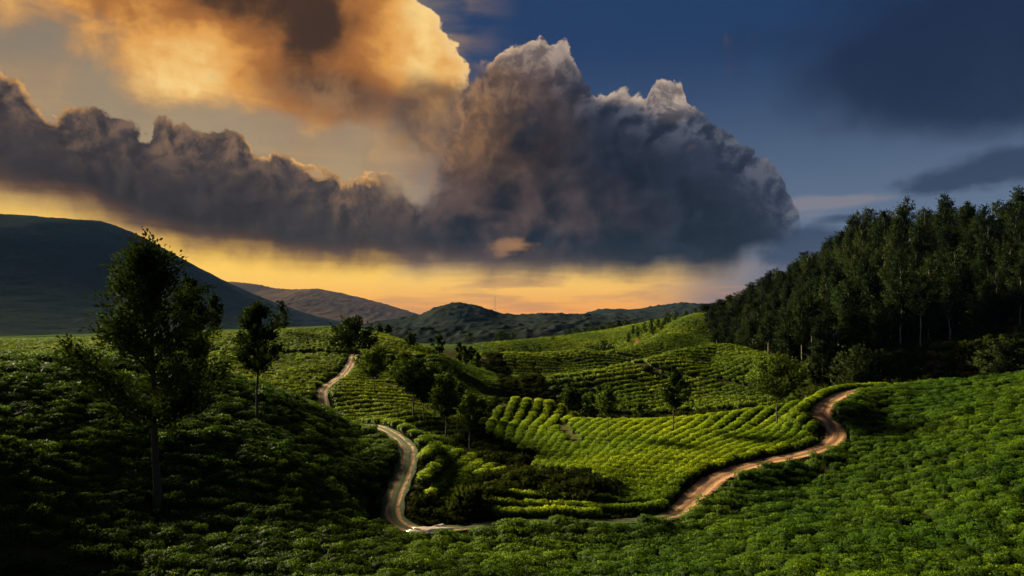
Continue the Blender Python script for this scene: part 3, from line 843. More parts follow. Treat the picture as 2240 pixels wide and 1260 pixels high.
I_PUD, I_TOP, I_HID = ri(905, 65.6), ri(768, 150), ri(722, 114)
GULLY = [[(885, 72.5), (985, 74.2), (1045, 83), (1108, 87.5), (1170, 93), (1155, 88.5), (1300, 82), (1346, 78), (1352, 75.6), (1290, 73.8), (1200, 74.6), (1130, 76.4), (1080, 73.5), (1080, 70), (985, 68.5)],
         [(1108, 87), (1040, 92), (1000, 97), (960, 100), (1000, 106), (1055, 118), (1080, 142), (1098, 170), (1085, 200), (1060, 245), (1025, 290), (1035, 305), (1075, 262), (1120, 220), (1200, 166), (1150, 148), (1100, 132), (1072, 122), (1068, 112), (1130, 104), (1170, 93)],
         [(1150, 148), (1240, 146), (1300, 128), (1480, 127), (1650, 127), (1700, 138), (1560, 146), (1300, 149), (1200, 166)]]
FIELDS = [
    # name, polygon (px, distance), row function, spacing, along, collection, height, ragged, label
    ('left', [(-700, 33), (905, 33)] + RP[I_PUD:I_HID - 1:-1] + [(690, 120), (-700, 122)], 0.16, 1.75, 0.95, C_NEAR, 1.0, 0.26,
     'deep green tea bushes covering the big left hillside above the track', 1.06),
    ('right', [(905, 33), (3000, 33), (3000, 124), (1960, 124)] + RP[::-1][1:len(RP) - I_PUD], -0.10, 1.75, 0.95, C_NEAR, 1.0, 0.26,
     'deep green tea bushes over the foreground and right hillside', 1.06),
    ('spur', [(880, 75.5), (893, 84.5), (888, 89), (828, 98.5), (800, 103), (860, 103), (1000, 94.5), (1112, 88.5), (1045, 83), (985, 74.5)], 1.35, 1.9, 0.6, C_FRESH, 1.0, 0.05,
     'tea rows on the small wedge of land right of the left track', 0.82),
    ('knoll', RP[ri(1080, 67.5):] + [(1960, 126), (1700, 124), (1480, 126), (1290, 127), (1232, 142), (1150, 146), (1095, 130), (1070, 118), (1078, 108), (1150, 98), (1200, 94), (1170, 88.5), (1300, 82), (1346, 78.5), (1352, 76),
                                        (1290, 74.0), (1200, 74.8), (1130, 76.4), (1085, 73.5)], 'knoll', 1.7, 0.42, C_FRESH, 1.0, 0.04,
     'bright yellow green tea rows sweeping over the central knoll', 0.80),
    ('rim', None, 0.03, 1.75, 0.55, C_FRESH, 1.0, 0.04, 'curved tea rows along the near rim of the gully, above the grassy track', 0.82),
    ('terrace', [(-400, 121), (690, 121), (706, 124), (748, 138), (768, 150), (772, 161), (-400, 161)], 0.25, 1.5, 1.1, C_MID, 1.0, 0.25,
     'dark tea field between the left hill and the plateau path'),
    ('slope', [(775, 161), (768, 150), (748, 138), (706, 124), (722, 114), (762, 107), (826, 99.5), (905, 101), (985, 104), (1050, 116), (1078, 130), (1080, 145), (1088, 170), (1075, 200), (1045, 235), (1010, 225), (960, 176), (880, 166)], 0.65, 2.1, 0.65,
     C_MID, 1.0, 0.05, 'tea rows running down the valley slope among silver oaks', 0.72),
    ('plateau', [(-400, 166), (780, 166), (960, 171), (1010, 205), (960, 235), (840, 245), (-400, 245)], 0.12, 2.2, 1.1, C_MID, 1.0, 0.12, 'tea field on the flat plateau top behind the path', 0.8),
    ('ridge', [(1200, 168), (1300, 152), (1560, 148), (1720, 142), (1740, 160), (1680, 195), (1560, 232), (1380, 205), (1250, 190)], 0.45, 2.8, 1.2, C_FAR, 1.1, 0.08,
     'terraced tea on the first ridge behind the knoll', 0.74),
    ('hump', [(1110, 222), (1200, 190), (1380, 208), (1560, 236), (1640, 226), (1660, 245), (1600, 320), (1560, 400), (1440, 330), (1300, 300), (1180, 300), (1080, 262)], 0.30, 2.8, 1.3, C_FAR, 1.1, 0.08,
     'sunlit tea on the rounded hump in mid valley', 0.76),
    ('upland', [(1060, 300), (1180, 306), (1300, 306), (1440, 336), (1560, 405), (1590, 500), (1480, 560), (1300, 540), (1060, 480), (1035, 350)], 0.15, 2.4, 1.5, C_FAR, 1.4, 0.10, 'distant tea slopes rising to the right of the valley'),
]
NEAR_POOL = []
ROAD_KEEP_I = [np.argmin((ROAD3[:, 0] - W(*q)[0]) ** 2 + (ROAD3[:, 1] - q[1]) ** 2) for q in ((775, 163), (880, 78.5), (905, 65.6), (985, 66.2), (1080, 67.5), (1350, 68.8), (1480, 71), (1515, 74.2), (1875, 112))]
ROAD_KEEP = [1.7, 1.95, 3.4, 2.5, 1.75, 1.75, 1.9, 2.2, 2.0]


def knoll_rows(x, y):               # rows fan out from the foot of the knoll
    return np.arctan2(x + 7, y - 50) * 62.0, np.hypot(x + 7, y - 50)


RIM = [(1060, 66)] + [q for q in RP if 1070 < q[0] < 1480 and q[1] < 71] + [(1440, 73.2), (1352, 75.4), (1290, 73.9), (1200, 74.7), (1130, 76.4), (1070, 73.5)]


def make_field(name, poly, rows, sp, al, col, hh, ragged, label, wide=1.0):
    p_ = np.array([W(*q) for q in poly])
    st = min(sp, al) * 0.42
    x0, y0 = p_.min(0); x1, y1 = p_.max(0)
    xs, ys = np.meshgrid(np.arange(x0, x1, st), np.arange(y0, y1, st))
    x = xs.ravel() + rng.uniform(-st / 2, st / 2, xs.size); y = ys.ravel() + rng.uniform(-st / 2, st / 2, xs.size)
    px = 1120 + F * x / np.maximum(y, 1); ok = inside(poly, px, y) & (px > -330) & (px < 2570)
    x, y = x[ok], y[ok]
    wv = (fbm(x * 0.03, y * 0.03, 2, 77) - 0.5) * 9.0
    if rows == 'knoll':
        phi, s_ = knoll_rows(x, y); phi = phi + wv * 0.55
        nx, ny = (y - 50) / s_, -(x + 7) / s_
    else:
        ca, sa = math.cos(rows), math.sin(rows)
        phi = -x * sa + y * ca + wv; s_ = x * ca + y * sa
        nx, ny = np.full_like(x, -sa), np.full_like(x, ca)
    row = np.round(phi / sp); colm = np.floor(s_ / al + (row % 2) * 0.5)
    key = row.astype(np.int64) * 1000003 + colm.astype(np.int64)
    off_c = np.abs(phi - row * sp)
    o = np.argsort(off_c, kind='stable'); _, first = np.unique(key[o], return_index=True); k = o[first]
    x, y, nx, ny, dl, row, s_ = x[k], y[k], nx[k], ny[k], (row * sp - phi)[k], row[k], s_[k]
    broken = (vnoise(s_ * 0.21, row * 5.37, 61) > 0.90) if ragged > 0.2 else np.zeros(len(x), bool)
    x = x + nx * np.clip(dl, -0.5, 0.5) * 0.9 + rng.normal(0, 0.10 + ragged * 0.35, len(x)); y = y + ny * np.clip(dl, -0.5, 0.5) * 0.9 + rng.normal(0, 0.06 + ragged * 0.35, len(x))
    d, ir = near(ROAD3, x, y, 6); keep = d > np.interp(ir, ROAD_KEEP_I, ROAD_KEEP)
    for pp in PATHS:
        d, _ = near(pp, x, y, 5); keep &= d > (1.7 if pp is not PATHS[-1] else 1.15)
    px = 1120 + F * x / y
    if name == 'knoll': keep &= ~inside(RIM, px, y)
    for gp in GULLY: keep &= ~inside(gp, px, y)
    keep &= (rng.uniform(0, 1, len(x)) > 0.015) & ~broken
    x, y = x[keep], y[keep]
    n = len(x)
    z = height(x, y) - 0.06
    big = fbm(x * 0.35, y * 0.35, 2, 13)
    e = 0.4
    tx = (height(x + e, y) - height(x - e, y)) / (2 * e); ty = (height(x, y + e) - height(x, y - e)) / (2 * e)
    wob = 0.10 + ragged * 0.35
    rot = np.stack([np.arctan(ty) * 0.8 + rng.normal(0, wob * 0.35, n), -np.arctan(tx) * 0.8 + rng.normal(0, wob * 0.35, n), rng.uniform(0, 6.28, n)], 1)
    w_ = wide * sp / 1.56 * (1 + rng.normal(0, 0.06 + ragged * 0.32, n)); w_ = np.clip(w_, 0.5, 1.6 * sp / 1.56)
    hgt = hh * ((0.82 + 0.36 * big) if ragged < 0.2 else (0.58 + 0.80 * fbm(x * 0.30, y * 0.45, 2, 29))) * (1 + rng.normal(0, 0.04 + ragged * 0.25, n))
    # bushes keep their roundness when they are tilted, so spin first: tilt axes are world axes
    scl = np.stack([w_, w_, np.clip(hgt, 0.6, 1.7)], 1)
    idx = rng.integers(0, 60, n)
    pos = np.stack([x, y, z], 1)
    if name in ('left', 'right'):
        NEAR_POOL.append((pos, rot, scl, idx, name, label, col))
    else:
        scatter('tea_field', col, pos, rot, scl, idx % len(col.objects), label, 'tea field')
    return n


tot = {}
for f_ in FIELDS:
    if f_[0] == 'rim': f_ = (f_[0], RIM) + f_[2:]
    tot[f_[0]] = make_field(*f_)
# the 300 bushes that show largest become objects of their own
allp = np.concatenate([q[0] for q in NEAR_POOL]); src = np.concatenate([np.full(len(q[0]), i) for i, q in enumerate(NEAR_POOL)])
loc_i = np.concatenate([np.arange(len(q[0])) for q in NEAR_POOL])
pxs = 1120 + F * allp[:, 0] / allp[:, 1]; pys = HOR - F * (allp[:, 2] + 0.7) / allp[:, 1]
vis = (pxs > 5) & (pxs < 2235) & (pys < 1250) & (allp[:, 1] > 30)
cand = np.where(vis)[0]; cand = cand[np.argsort(allp[cand, 1])][:300]
for i, (pos, rot, scl, idx, nm, label, col) in enumerate(NEAR_POOL):
    mine = set(loc_i[cand[src[cand] == i]].tolist())
    kp = np.array([k for k in range(len(pos)) if k not in mine])
    for k in sorted(mine):
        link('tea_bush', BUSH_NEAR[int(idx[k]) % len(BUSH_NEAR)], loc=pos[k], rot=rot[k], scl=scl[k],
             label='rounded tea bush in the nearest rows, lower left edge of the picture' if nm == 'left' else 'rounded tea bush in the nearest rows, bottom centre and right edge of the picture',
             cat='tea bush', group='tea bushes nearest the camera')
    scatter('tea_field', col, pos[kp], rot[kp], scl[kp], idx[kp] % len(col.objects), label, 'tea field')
print('TEA', tot)

# ------------------------------------------------------------------ the earth track and its puddle
u_ = np.array([-1, -0.8, -0.62, -0.46, -0.28, 0, 0.28, 0.46, 0.62, 0.8, 1.0]); prof_z = np.array([0.02, 0.05, 0.0, -0.07, 0.02, 0.07, 0.02, -0.07, 0.0, 0.05, 0.02])
t_ = np.gradient(ROAD3[:, :2], axis=0); t_ /= np.linalg.norm(t_, axis=1, keepdims=True)
nrm_ = np.stack([-t_[:, 1], t_[:, 0]], 1)
s_len = np.concatenate([[0], np.cumsum(np.linalg.norm(np.diff(ROAD3[:, :2], axis=0), axis=1))])
RX = [np.argmin((ROAD3[:, 0] - W(*q)[0]) ** 2 + (ROAD3[:, 1] - q[1]) ** 2) for q in RP]
half = np.interp(np.arange(len(ROAD3)), [0, RX[ri(706, 124)], RX[ri(880, 78.5)], RX[ri(905, 65.6)], RX[ri(1080, 67.5)], RX[ri(1350, 68.8)], RX[ri(1515, 74.2)], RX[ri(1670, 84)], len(ROAD3)], [0.95, 1.0, 1.15, 1.25, 0.65, 0.65, 1.45, 1.4, 1.35]) + 0.35 * (fbm(s_len * 0.12, s_len * 0, 2, 9) - 0.5)
RV = np.concatenate([np.stack([ROAD3[:, 0] + nrm_[:, 0] * half * u * (1 + 0.08 * np.sin(s_len * 1.3 + u * 5)), ROAD3[:, 1] + nrm_[:, 1] * half * u * (1 + 0.08 * np.sin(s_len * 1.3 + u * 5)),
                                 ROAD3[:, 2] + 0.14 + z + 0.05 * (vnoise(s_len * 1.7, s_len * 0 + u * 3, 3) - 0.5)], 1)[:, None, :] for u, z in zip(u_, prof_z)], 1).reshape(-1, 3)
rme = mesh_np('dirt_track', RV, grid_faces(len(u_), len(ROAD3)), M['road'], True)
gr = np.interp(np.arange(len(ROAD3)), [0, 1], [0, 0])
keys = [(0, 0.15), (ri(706, 124), 0.45), (ri(826, 98), 0.70), (ri(885, 89), 0.76), (ri(880, 78.5), 0.70), (ri(862, 68), 0.62), (ri(985, 66.2), 0.6), (ri(1080, 67.5), 1.4), (ri(1350, 68.8), 1.4), (ri(1465, 70), 0.55),
        (ri(1515, 74.2), 0.02), (ri(1572, 79.5), 0.0), (ri(1670, 84), 0.05), (ri(1775, 87), 0.34), (ri(1828, 91), 0.08), (ri(1797, 98.5), 0.08), (len(RP) - 1, 0.3)]
# road index -> sample index
RX = [np.argmin((ROAD3[:, 0] - W(*q)[0]) ** 2 + (ROAD3[:, 1] - q[1]) ** 2) for q in RP]
gs = np.interp(np.arange(len(ROAD3)), [RX[k] for k, _ in keys], [v for _, v in keys])
rme.attributes.new('across', 'FLOAT', 'POINT').data.foreach_set('value', np.tile(u_, len(ROAD3)).astype(np.float32))
rme.attributes.new('grassy', 'FLOAT', 'POINT').data.foreach_set('value', np.repeat(gs, len(u_)).astype(np.float32))
link('dirt_track', rme, kind='structure', label='rutted earth track curving round the valley head')


def puddle(px, Y, rx, ry, ang, seed, label):
    x, y = W(px, Y); k = 40; a = np.arange(k) / k * 2 * np.pi
    r_ = 1 + 0.28 * np.sin(3 * a + seed) + 0.18 * np.sin(5 * a + 2 * seed) + 0.10 * np.sin(9 * a + 3 * seed)
    ca, sa = math.cos(ang), math.sin(ang)
    vx = rx * r_ * np.cos(a); vy = ry * r_ * np.sin(a)
    X = x + vx * ca - vy * sa; Yv = y + vx * sa + vy * ca
    dd, ix = near(ROAD3, np.array([x]), np.array([y]), 9)
    z = ROAD3[ix[0], 2] + 0.225
    V = np.concatenate([np.stack([X, Yv, np.full(k, z)], 1), np.stack([X, Yv, np.full(k, z - 0.2)], 1), [[x, y, z]]])
    f3 = np.array([(i, (i + 1) % k, 2 * k) for i in range(k)]); f4 = np.array([(k + i, k + (i + 1) % k, (i + 1) % k, i) for i in range(k)])
    link('puddle', mesh_np('puddle', V, [f3, f4], M['water']), label=label, cat='puddle', group='puddles at the bend of the track')


puddle(938, 65.9, 1.6, 0.75, 0.05, 1.0, 'largest pale puddle reflecting the sky at the track bend')
puddle(906, 65.0, 1.0, 0.36, -0.2, 2.3, 'narrow puddle left of and below the largest one')
puddle(962, 67.2, 0.55, 0.28, 0.1, 4.1, 'small puddle at the upper right of the largest one')
puddle(926, 64.5, 0.5, 0.2, 0.0, 5.2, 'thin sliver of water nearest the tea bushes')


# ------------------------------------------------------------------ trees
def gen_tree(H, cb, Rr, seed, shape='oval', nleaf=2500, leaf=0.3, limbs=18, trunk_r=None, lean=(0, 0), clus=0.55, rise=0.45, aspect=0.5, spires=0):
    """trunk + limbs, and a crown of leaf sprays; H height, cb crown base (fraction), Rr crown radius"""
    r = np.random.default_rng(seed)
    tr = trunk_r or H * 0.0125
    nz = 12
    tz = np.linspace(0, 0.96 * H, nz)
    wob = np.cumsum(r.normal(0, H * 0.004, (nz, 2)), axis=0); wob -= wob[0]
    axis_ = np.stack([wob[:, 0] + lean[0] * tz, wob[:, 1] + lean[1] * tz, tz], 1)
    axis_[0, 2] = -0.5
    rad = tr * (1.0 - 0.88 * (tz / H)) * (1 + 0.5 * np.exp(-tz / (0.03 * H)))
    parts = [tube(axis_, rad, 8)]
    cl, cd, cs = [], [], []
    def at(h): return np.array([np.interp(h, tz, axis_[:, 0]), np.interp(h, tz, axis_[:, 1]), h])
    for i in range(limbs):
        tau = (i + r.uniform(0.1, 0.9)) / limbs
        if shape == 'oval': pr_ = math.sin(math.pi * min(1, tau ** 0.8 * 0.94 + 0.05)) ** 0.75
        elif shape == 'round': pr_ = math.sqrt(max(0.02, 1 - (2 * tau - 1) ** 2))
        elif shape == 'low': pr_ = (0.62 + tau * 1.6 if tau < 0.24 else 1.0 - 0.86 * ((tau - 0.24) / 0.76) ** 1.1)
        elif shape == 'wide': pr_ = math.sqrt(max(0.03, 1 - (1.35 * tau - 0.45) ** 2))
        elif shape == 'umbrella': pr_ = 0.35 + 0.65 * tau if tau < 0.75 else 1.2 - 0.8 * tau
        else: pr_ = (1 - tau) ** 0.8 * 0.9 + 0.1
        az = i * 2.399 + r.uniform(-0.4, 0.4)
        rl = Rr * pr_ * r.uniform(0.50, 1.18)
        ze = H * (cb + (1 - cb) * tau) * r.uniform(0.97, 1.02)
        zs = max(cb * H * 0.85, ze - rl * rise - 0.08 * H)
        p0_ = at(min(zs, 0.94 * H)); p2 = at(min(ze, 0.95 * H)) + np.array([rl * math.cos(az), rl * math.sin(az), 0]); p2[2] = min(ze, H * 0.985)
        p1_ = (p0_ + p2) / 2 + np.array([0, 0, -0.10 * rl]) + r.normal(0, 0.06 * rl, 3)
        tt = np.linspace(0, 1, 6)[:, None]
        cv = (1 - tt) ** 2 * p0_ + 2 * (1 - tt) * tt * p1_ + tt ** 2 * p2
        parts.append(tube(cv, np.linspace(tr * 0.36, tr * 0.06, 6), 5))
        m_ = max(4, int(5 + 6 * pr_))
        for q in range(m_):
            f = r.uniform(0.35, 1.0) if q else 1.0
            pos = (1 - f) ** 2 * p0_ + 2 * (1 - f) * f * p1_ + f ** 2 * p2 + r.normal(0, 0.11 * Rr * (1.2 - 0.6 * f), 3)
            pos[2] = min(pos[2], H * 0.985)
            cl.append(pos); dv = pos - at(min(max(pos[2] - 0.2 * Rr, 0), 0.95 * H)); dv[2] += 0.6 * Rr; cd.append(dv / np.linalg.norm(dv)); cs.append(r.uniform(0.6, 1.15))
    for i in range(max(0, 3 + spires)):                      # leader and spires
        f = r.uniform(0, 0.12) if i < 3 else r.uniform(0.02, 0.2)
        a_ = r.uniform(0, 6.28); rr_ = (0.15 if i < 3 else 0.5) * Rr * r.uniform(0.3, 1)
        for q in range(3):
            z_ = H * (1 - f) - q * clus * 0.9
            cl.append(at(min(z_, 0.95 * H)) + np.array([rr_ * math.cos(a_), rr_ * math.sin(a_), 0]) * (1 - 0.15 * q)); cl[-1][2] = z_; cd.append(np.array([0.2 * math.cos(a_), 0.2 * math.sin(a_), 1])); cs.append(0.55 + 0.12 * q)
    cl, cd, cs = np.array(cl), np.array(cd), np.array(cs)
    k = r.choice(len(cl), nleaf, p=cs ** 2 / (cs ** 2).sum())
    g_ = r.normal(0, 1, (nleaf, 3)) * np.array([1, 1, 0.8]); along = r.uniform(-0.6, 1.1, nleaf)[:, None]
    c = cl[k] + g_ * (clus * 0.55 * cs[k])[:, None] + cd[k] * along * (clus * cs[k])[:, None]
    d = cd[k] * 0.9 + g_ * 0.5 + r.normal(0, 0.35, (nleaf, 3))
    v, f = leaves(c, d, leaf, leaf * aspect, r, droop=0.10)
    ctr = at(H * (cb + (1 - cb) * 0.40)); od = (c - ctr) / np.array([Rr, Rr, H * (1 - cb) * 0.5]); od = od / (np.linalg.norm(od, axis=1, keepdims=True) + 1e-9) * 0.8 + (c - cl[k]) / (clus + 1e-6) * 0.5
    f, LN = face_out(v, f, od, 0.7)
    tint = np.clip(r.normal(0.45, 0.22, nleaf) + (r.uniform(-0.25, 0.25, len(cl)))[k], 0, 1)
    return join(parts), (v, f, tint, LN)


def tree_meshes(name, leafmat, barkmat, **kw):
    (tv, tf), (cv, cf, tint, LN) = gen_tree(**kw)
    return mesh_np(name + '_trunk', tv, tf, M[barkmat], True), mesh_np(name + '_crown', cv, cf, M[leafmat], tint=tint, normals=LN)


def place_tree(name, meshes, loc, rotz, scl, label, cat='tree', group=None):
    e = link(name, None, loc=loc, rot=(0, 0, rotz), scl=scl, label=label, cat=cat, group=group)
    e.empty_display_size = 0.5
    link('trunk', meshes[0], e); link('crown', meshes[1], e)
    return e


def tree_at(px, Y, top, wpx, cb, seed, label, shape='oval', leafmat='oak', dens=1.0, lean=(0, 0), group=None, name='silver_oak', z=None, limbs=20, clus=None, spires=0, tr=None):
    x, y = W(px, Y); z0 = H1(x, y) if z is None else z
    Hh = max(1.5, (HOR - top) / F * Y - z0); Rr = wpx / 2 / F * Y
    ppm = F / Y / 2.19                                  # render pixels per metre
    leaf = max(0.38, 3.6 / ppm)
    area = 3.14 * Rr * Hh * (1 - cb) * 0.5
    n = int(min(42000, max(300, area / (leaf * leaf * 0.25) * 8.0 * dens)))
    me = tree_meshes(name, leafmat, 'bark', H=Hh, cb=cb, Rr=Rr, seed=seed, shape=shape, nleaf=n, leaf=leaf, limbs=limbs, lean=lean, clus=clus or max(0.45, 0.20 * Rr), spires=spires, trunk_r=tr)
    return place_tree(name, me, (x, y, z0), 0.0, (1, 1, 1), label, group=group)


OAKS = 'silver oaks standing in the tea'
tree_at(345, 54.5, 536, 310, 0.40, 11, 'largest, darkest tree, tall feathery crown on the left hillside', 'low', 'oak', 0.75, (-0.055, 0), OAKS, limbs=34, clus=0.85, spires=7, tr=0.33)
tree_at(413, 70.5, 612, 96, 0.30, 12, 'slimmer tree half hidden behind the right edge of the largest crown', 'oval', 'oak', 0.9, (0, 0), OAKS)
tree_at(465, 172, 645, 42, 0.38, 13, 'narrow small tree on the plateau just right of the largest tree', 'oval', 'oak', 0.8, (0, 0), OAKS, clus=0.8)
tree_at(566, 73.5, 664, 104, 0.52, 14, 'straight tree with egg shaped crown on the left hill shoulder', 'oval', 'oak', 1.0, (-0.02, 0), OAKS, spires=3)
tree_at(613, 192, 660, 40, 0.30, 15, 'thin sparse tree breaking the skyline right of the egg shaped tree', 'cone', 'oak', 0.45, (0.03, 0), OAKS, limbs=10, clus=0.7)
tree_at(775, 160, 700, 88, 0.28, 16, 'broad dark tree where the track meets the plateau', 'wide', 'oak', 1.2, (-0.02, 0), OAKS)
tree_at(820, 124, 762, 80, 0.50, 17, 'leftmost tree of the row on the valley slope', 'round', 'oak_light', 0.9, (0, 0), OAKS)
tree_at(880, 128, 772, 58, 0.46, 18, 'pale slim tree behind the two leading slope trees', 'oval', 'oak_light', 0.8, (-0.03, 0), OAKS)
tree_at(903, 112, 783, 80, 0.52, 19, 'dark full crowned tree in the middle of the slope row', 'round', 'oak', 1.2, (0.02, 0), OAKS)
tree_at(934, 120, 808, 54, 0.42, 20, 'small tree just right of the dark full crowned slope tree', 'oval', 'oak', 0.8, (0, 0), OAKS)
tree_at(972, 150, 800, 44, 0.40, 21, 'far tree peeking over the light feathery slope tree', 'round', 'oak', 0.8, (0, 0), OAKS)
tree_at(976, 106, 818, 76, 0.44, 22, 'light feathery tree near the foot of the slope', 'oval', 'oak_light', 0.9, (0, 0), OAKS, spires=2)
tree_at(1027, 101, 860, 56, 0.48, 23, 'lowest slope tree beside the gully', 'oval', 'oak_light', 0.9, (0, 0), OAKS)
tree_at(950, 116, 858, 34, 0.45, 24, 'slender young tree between the slope trees', 'oval', 'oak_light', 0.6, (0, 0), OAKS, limbs=12)
tree_at(927, 111, 818, 40, 0.52, 51, 'slender tree immediately right of the dark full crowned slope tree', 'oval', 'oak_light', 0.8, (0, 0), OAKS, limbs=12)
tree_at(1003, 111, 838, 38, 0.46, 52, 'slim tree between the light feathery tree and the lowest slope tree', 'oval', 'oak', 0.8, (0, 0), OAKS, limbs=12)
tree_at(858, 140, 776, 46, 0.42, 53, 'tree behind the gap between the two leftmost slope trees', 'round', 'oak', 0.9, (0, 0), OAKS, limbs=14)
tree_at(1052, 120, 872, 34, 0.35, 54, 'small tree at the right foot of the slope row, over the gully', 'oval', 'oak', 0.9, (0, 0), OAKS, limbs=12)
tree_at(948, 140, 800, 34, 0.40, 55, 'small far tree left of the one peeking over the feathery tree', 'round', 'oak', 0.9, (0, 0), OAKS, limbs=12)
tree_at(1018, 190, 758, 20, 0.25, 56, 'tiny round tree between the two tiny plateau end trees', 'round', 'oak', 0.9, (0, 0), OAKS, limbs=8)
tree_at(1045, 215, 772, 20, 0.25, 57, 'tiny tree just above the upper end of the gully scrub', 'round', 'oak', 0.9, (0, 0), OAKS, limbs=8)
tree_at(898, 178, 732, 24, 0.40, 25, 'small round tree on the plateau edge path, first from left', 'round', 'oak', 0.9, (0, 0), OAKS, limbs=10)
tree_at(960, 182, 734, 24, 0.30, 26, 'small round tree on the plateau edge, second from left', 'round', 'oak', 0.9, (0, 0), OAKS, limbs=10)
tree_at(1006, 205, 748, 16, 0.25, 27, 'tiny tree at the right end of the plateau', 'round', 'oak', 0.9, (0, 0), OAKS, limbs=8)
tree_at(1030, 228, 760, 18, 0.25, 28, 'tiny tree below the right end of the plateau', 'round', 'oak', 0.9, (0, 0), OAKS, limbs=8)
tree_at(831, 222, 711, 12, 0.30, 29, 'left of two tiny trees on the plateau skyline', 'round', 'oak', 0.9, (0, 0), OAKS, limbs=8)
tree_at(849, 224, 711, 16, 0.40, 30, 'right of two tiny trees on the plateau skyline', 'umbrella', 'oak', 0.9, (0, 0), OAKS, limbs=8)
tree_at(1250, 140, 850, 54, 0.30, 31, 'dark round tree behind the knoll, left of the others', 'round', 'oak', 1.2, (0, 0), OAKS)
tree_at(1292, 137, 862, 34, 0.15, 32, 'pale bushy tree behind the knoll crest', 'round', 'oak_light', 0.9, (0, 0), OAKS)
tree_at(1330, 100, 846, 48, 0.54, 33, 'slim pale tree standing on the knoll, leftmost there', 'oval', 'oak_light', 0.9, (0, 0), OAKS)
tree_at(1400, 139, 884, 30, 0.10, 34, 'low shrubby tree behind the middle of the knoll crest', 'round', 'oak', 0.9, (0, 0), OAKS, limbs=10)
tree_at(1472, 103, 810, 60, 0.48, 35, 'tall slim dark tree in the middle of the knoll', 'oval', 'oak', 1.0, (0.015, 0), OAKS, spires=2)
tree_at(1418, 178, 804, 22, 0.35, 36, 'small tree halfway up the terraced ridge', 'oval', 'oak', 0.8, (0, 0), OAKS, limbs=10)
tree_at(1700, 101, 780, 128, 0.56, 37, 'broad round green tree at the right of the knoll', 'round', 'oak_light', 1.0, (0.02, 0), OAKS, limbs=26, clus=0.7)
tree_at(1681, 124, 800, 50, 0.55, 38, 'tree half hidden behind the broad round one', 'round', 'oak', 0.8, (0, 0), OAKS)
tree_at(1310, 146, 845, 20, 0.25, 39, 'small tree between dark round tree and knoll tree', 'oval', 'oak', 0.9, (0, 0), OAKS, limbs=8)
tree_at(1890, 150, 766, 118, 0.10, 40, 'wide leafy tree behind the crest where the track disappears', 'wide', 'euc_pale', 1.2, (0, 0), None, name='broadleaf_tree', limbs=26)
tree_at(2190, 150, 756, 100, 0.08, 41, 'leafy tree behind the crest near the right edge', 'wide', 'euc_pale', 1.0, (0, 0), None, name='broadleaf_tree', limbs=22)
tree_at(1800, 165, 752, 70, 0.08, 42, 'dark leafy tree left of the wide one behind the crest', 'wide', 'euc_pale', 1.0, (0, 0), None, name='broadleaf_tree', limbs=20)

# small trees dotted over the middle distance
def land(x, y):
    """height of the topmost land at x, y: ground sheet or far hill"""
    z = H1(x, y)
    for b_ in HILLS:
        h_ = b_.ray_cast(Vector((x, y, 2000)), Vector((0, 0, -1)))
        if h_[0] is not None: z = max(z, h_[0].z)
    return z


FAR_T = [tree_meshes('far_oak', 'oak', 'bark', H=10, cb=cb_, Rr=rr_, seed=60 + i, shape=sh_, nleaf=520, leaf=1.0, limbs=14, clus=1.0) for i, (cb_, rr_, sh_) in
         enumerate(((0.25, 3.3, 'round'), (0.2, 2.9, 'oval'), (0.3, 3.8, 'wide'), (0.25, 3.4, 'umbrella')))]


def far_tree(px, Y, top, v, label, group, k=None):
    x, y = W(px, Y); z0 = land(x, y); hh = min(14.0, max(3.5, (HOR - top) / F * Y - z0))
    s_ = hh / 10 * (k or 1.0)
    place_tree('valley_tree', FAR_T[v % 4], (x, y, z0), px * 0.7, (s_, s_, hh / 10), label, group=group)


ORD = ['leftmost', 'second from left', 'third from left', 'fourth from left', 'fifth from left', 'sixth from left', 'seventh from left', 'eighth from left', 'ninth from left', 'tenth from left', 'eleventh from left',
       'twelfth from left', 'thirteenth from left', 'fourteenth from left', 'fifteenth from left', 'sixteenth from left', 'seventeenth from left', 'eighteenth from left']


def ordered(rows_):
    rows_ = sorted(rows_)
    return [tuple(q) + ((ORD[i] if i < len(rows_) - 1 else 'rightmost'),) for i, q in enumerate(rows_)]


for px, Y, top, od in ordered(((1112, 290, 768), (1122, 262, 772), (1133, 268, 770), (1148, 262, 772), (1158, 280, 760), (1142, 300, 758), (1120, 315, 762), (1100, 330, 760))):
    far_tree(px, Y, top, px, od + ' small dark tree in the clump left on the sunlit hump', 'clump of trees on the hump')
far_tree(1181, 258, 762, 0, 'lone small tree on top of the sunlit hump', None)
for px, Y, top, od in ordered(((1258, 300, 768), (1274, 305, 768), (1290, 298, 766), (1304, 300, 757), (1318, 306, 750), (1326, 320, 748), (1296, 330, 752), (1262, 285, 780))):
    far_tree(px, Y, top, px, od + ' dark tree in the row behind the sunlit hump', 'trees behind the hump')
for px, Y, top, od in ordered(((1385, 400, 712), (1395, 380, 715), (1410, 390, 706), (1425, 375, 700), (1440, 395, 696), (1456, 400, 690), (1448, 370, 705), (1462, 420, 682), (1478, 430, 680), (1500, 420, 678), (1520, 430, 672), (1430, 360, 716), (1375, 370, 728))):
    far_tree(px, Y, top, px, od + ' dark tree in the grove below the right ridge', 'grove below the right ridge', 0.8)
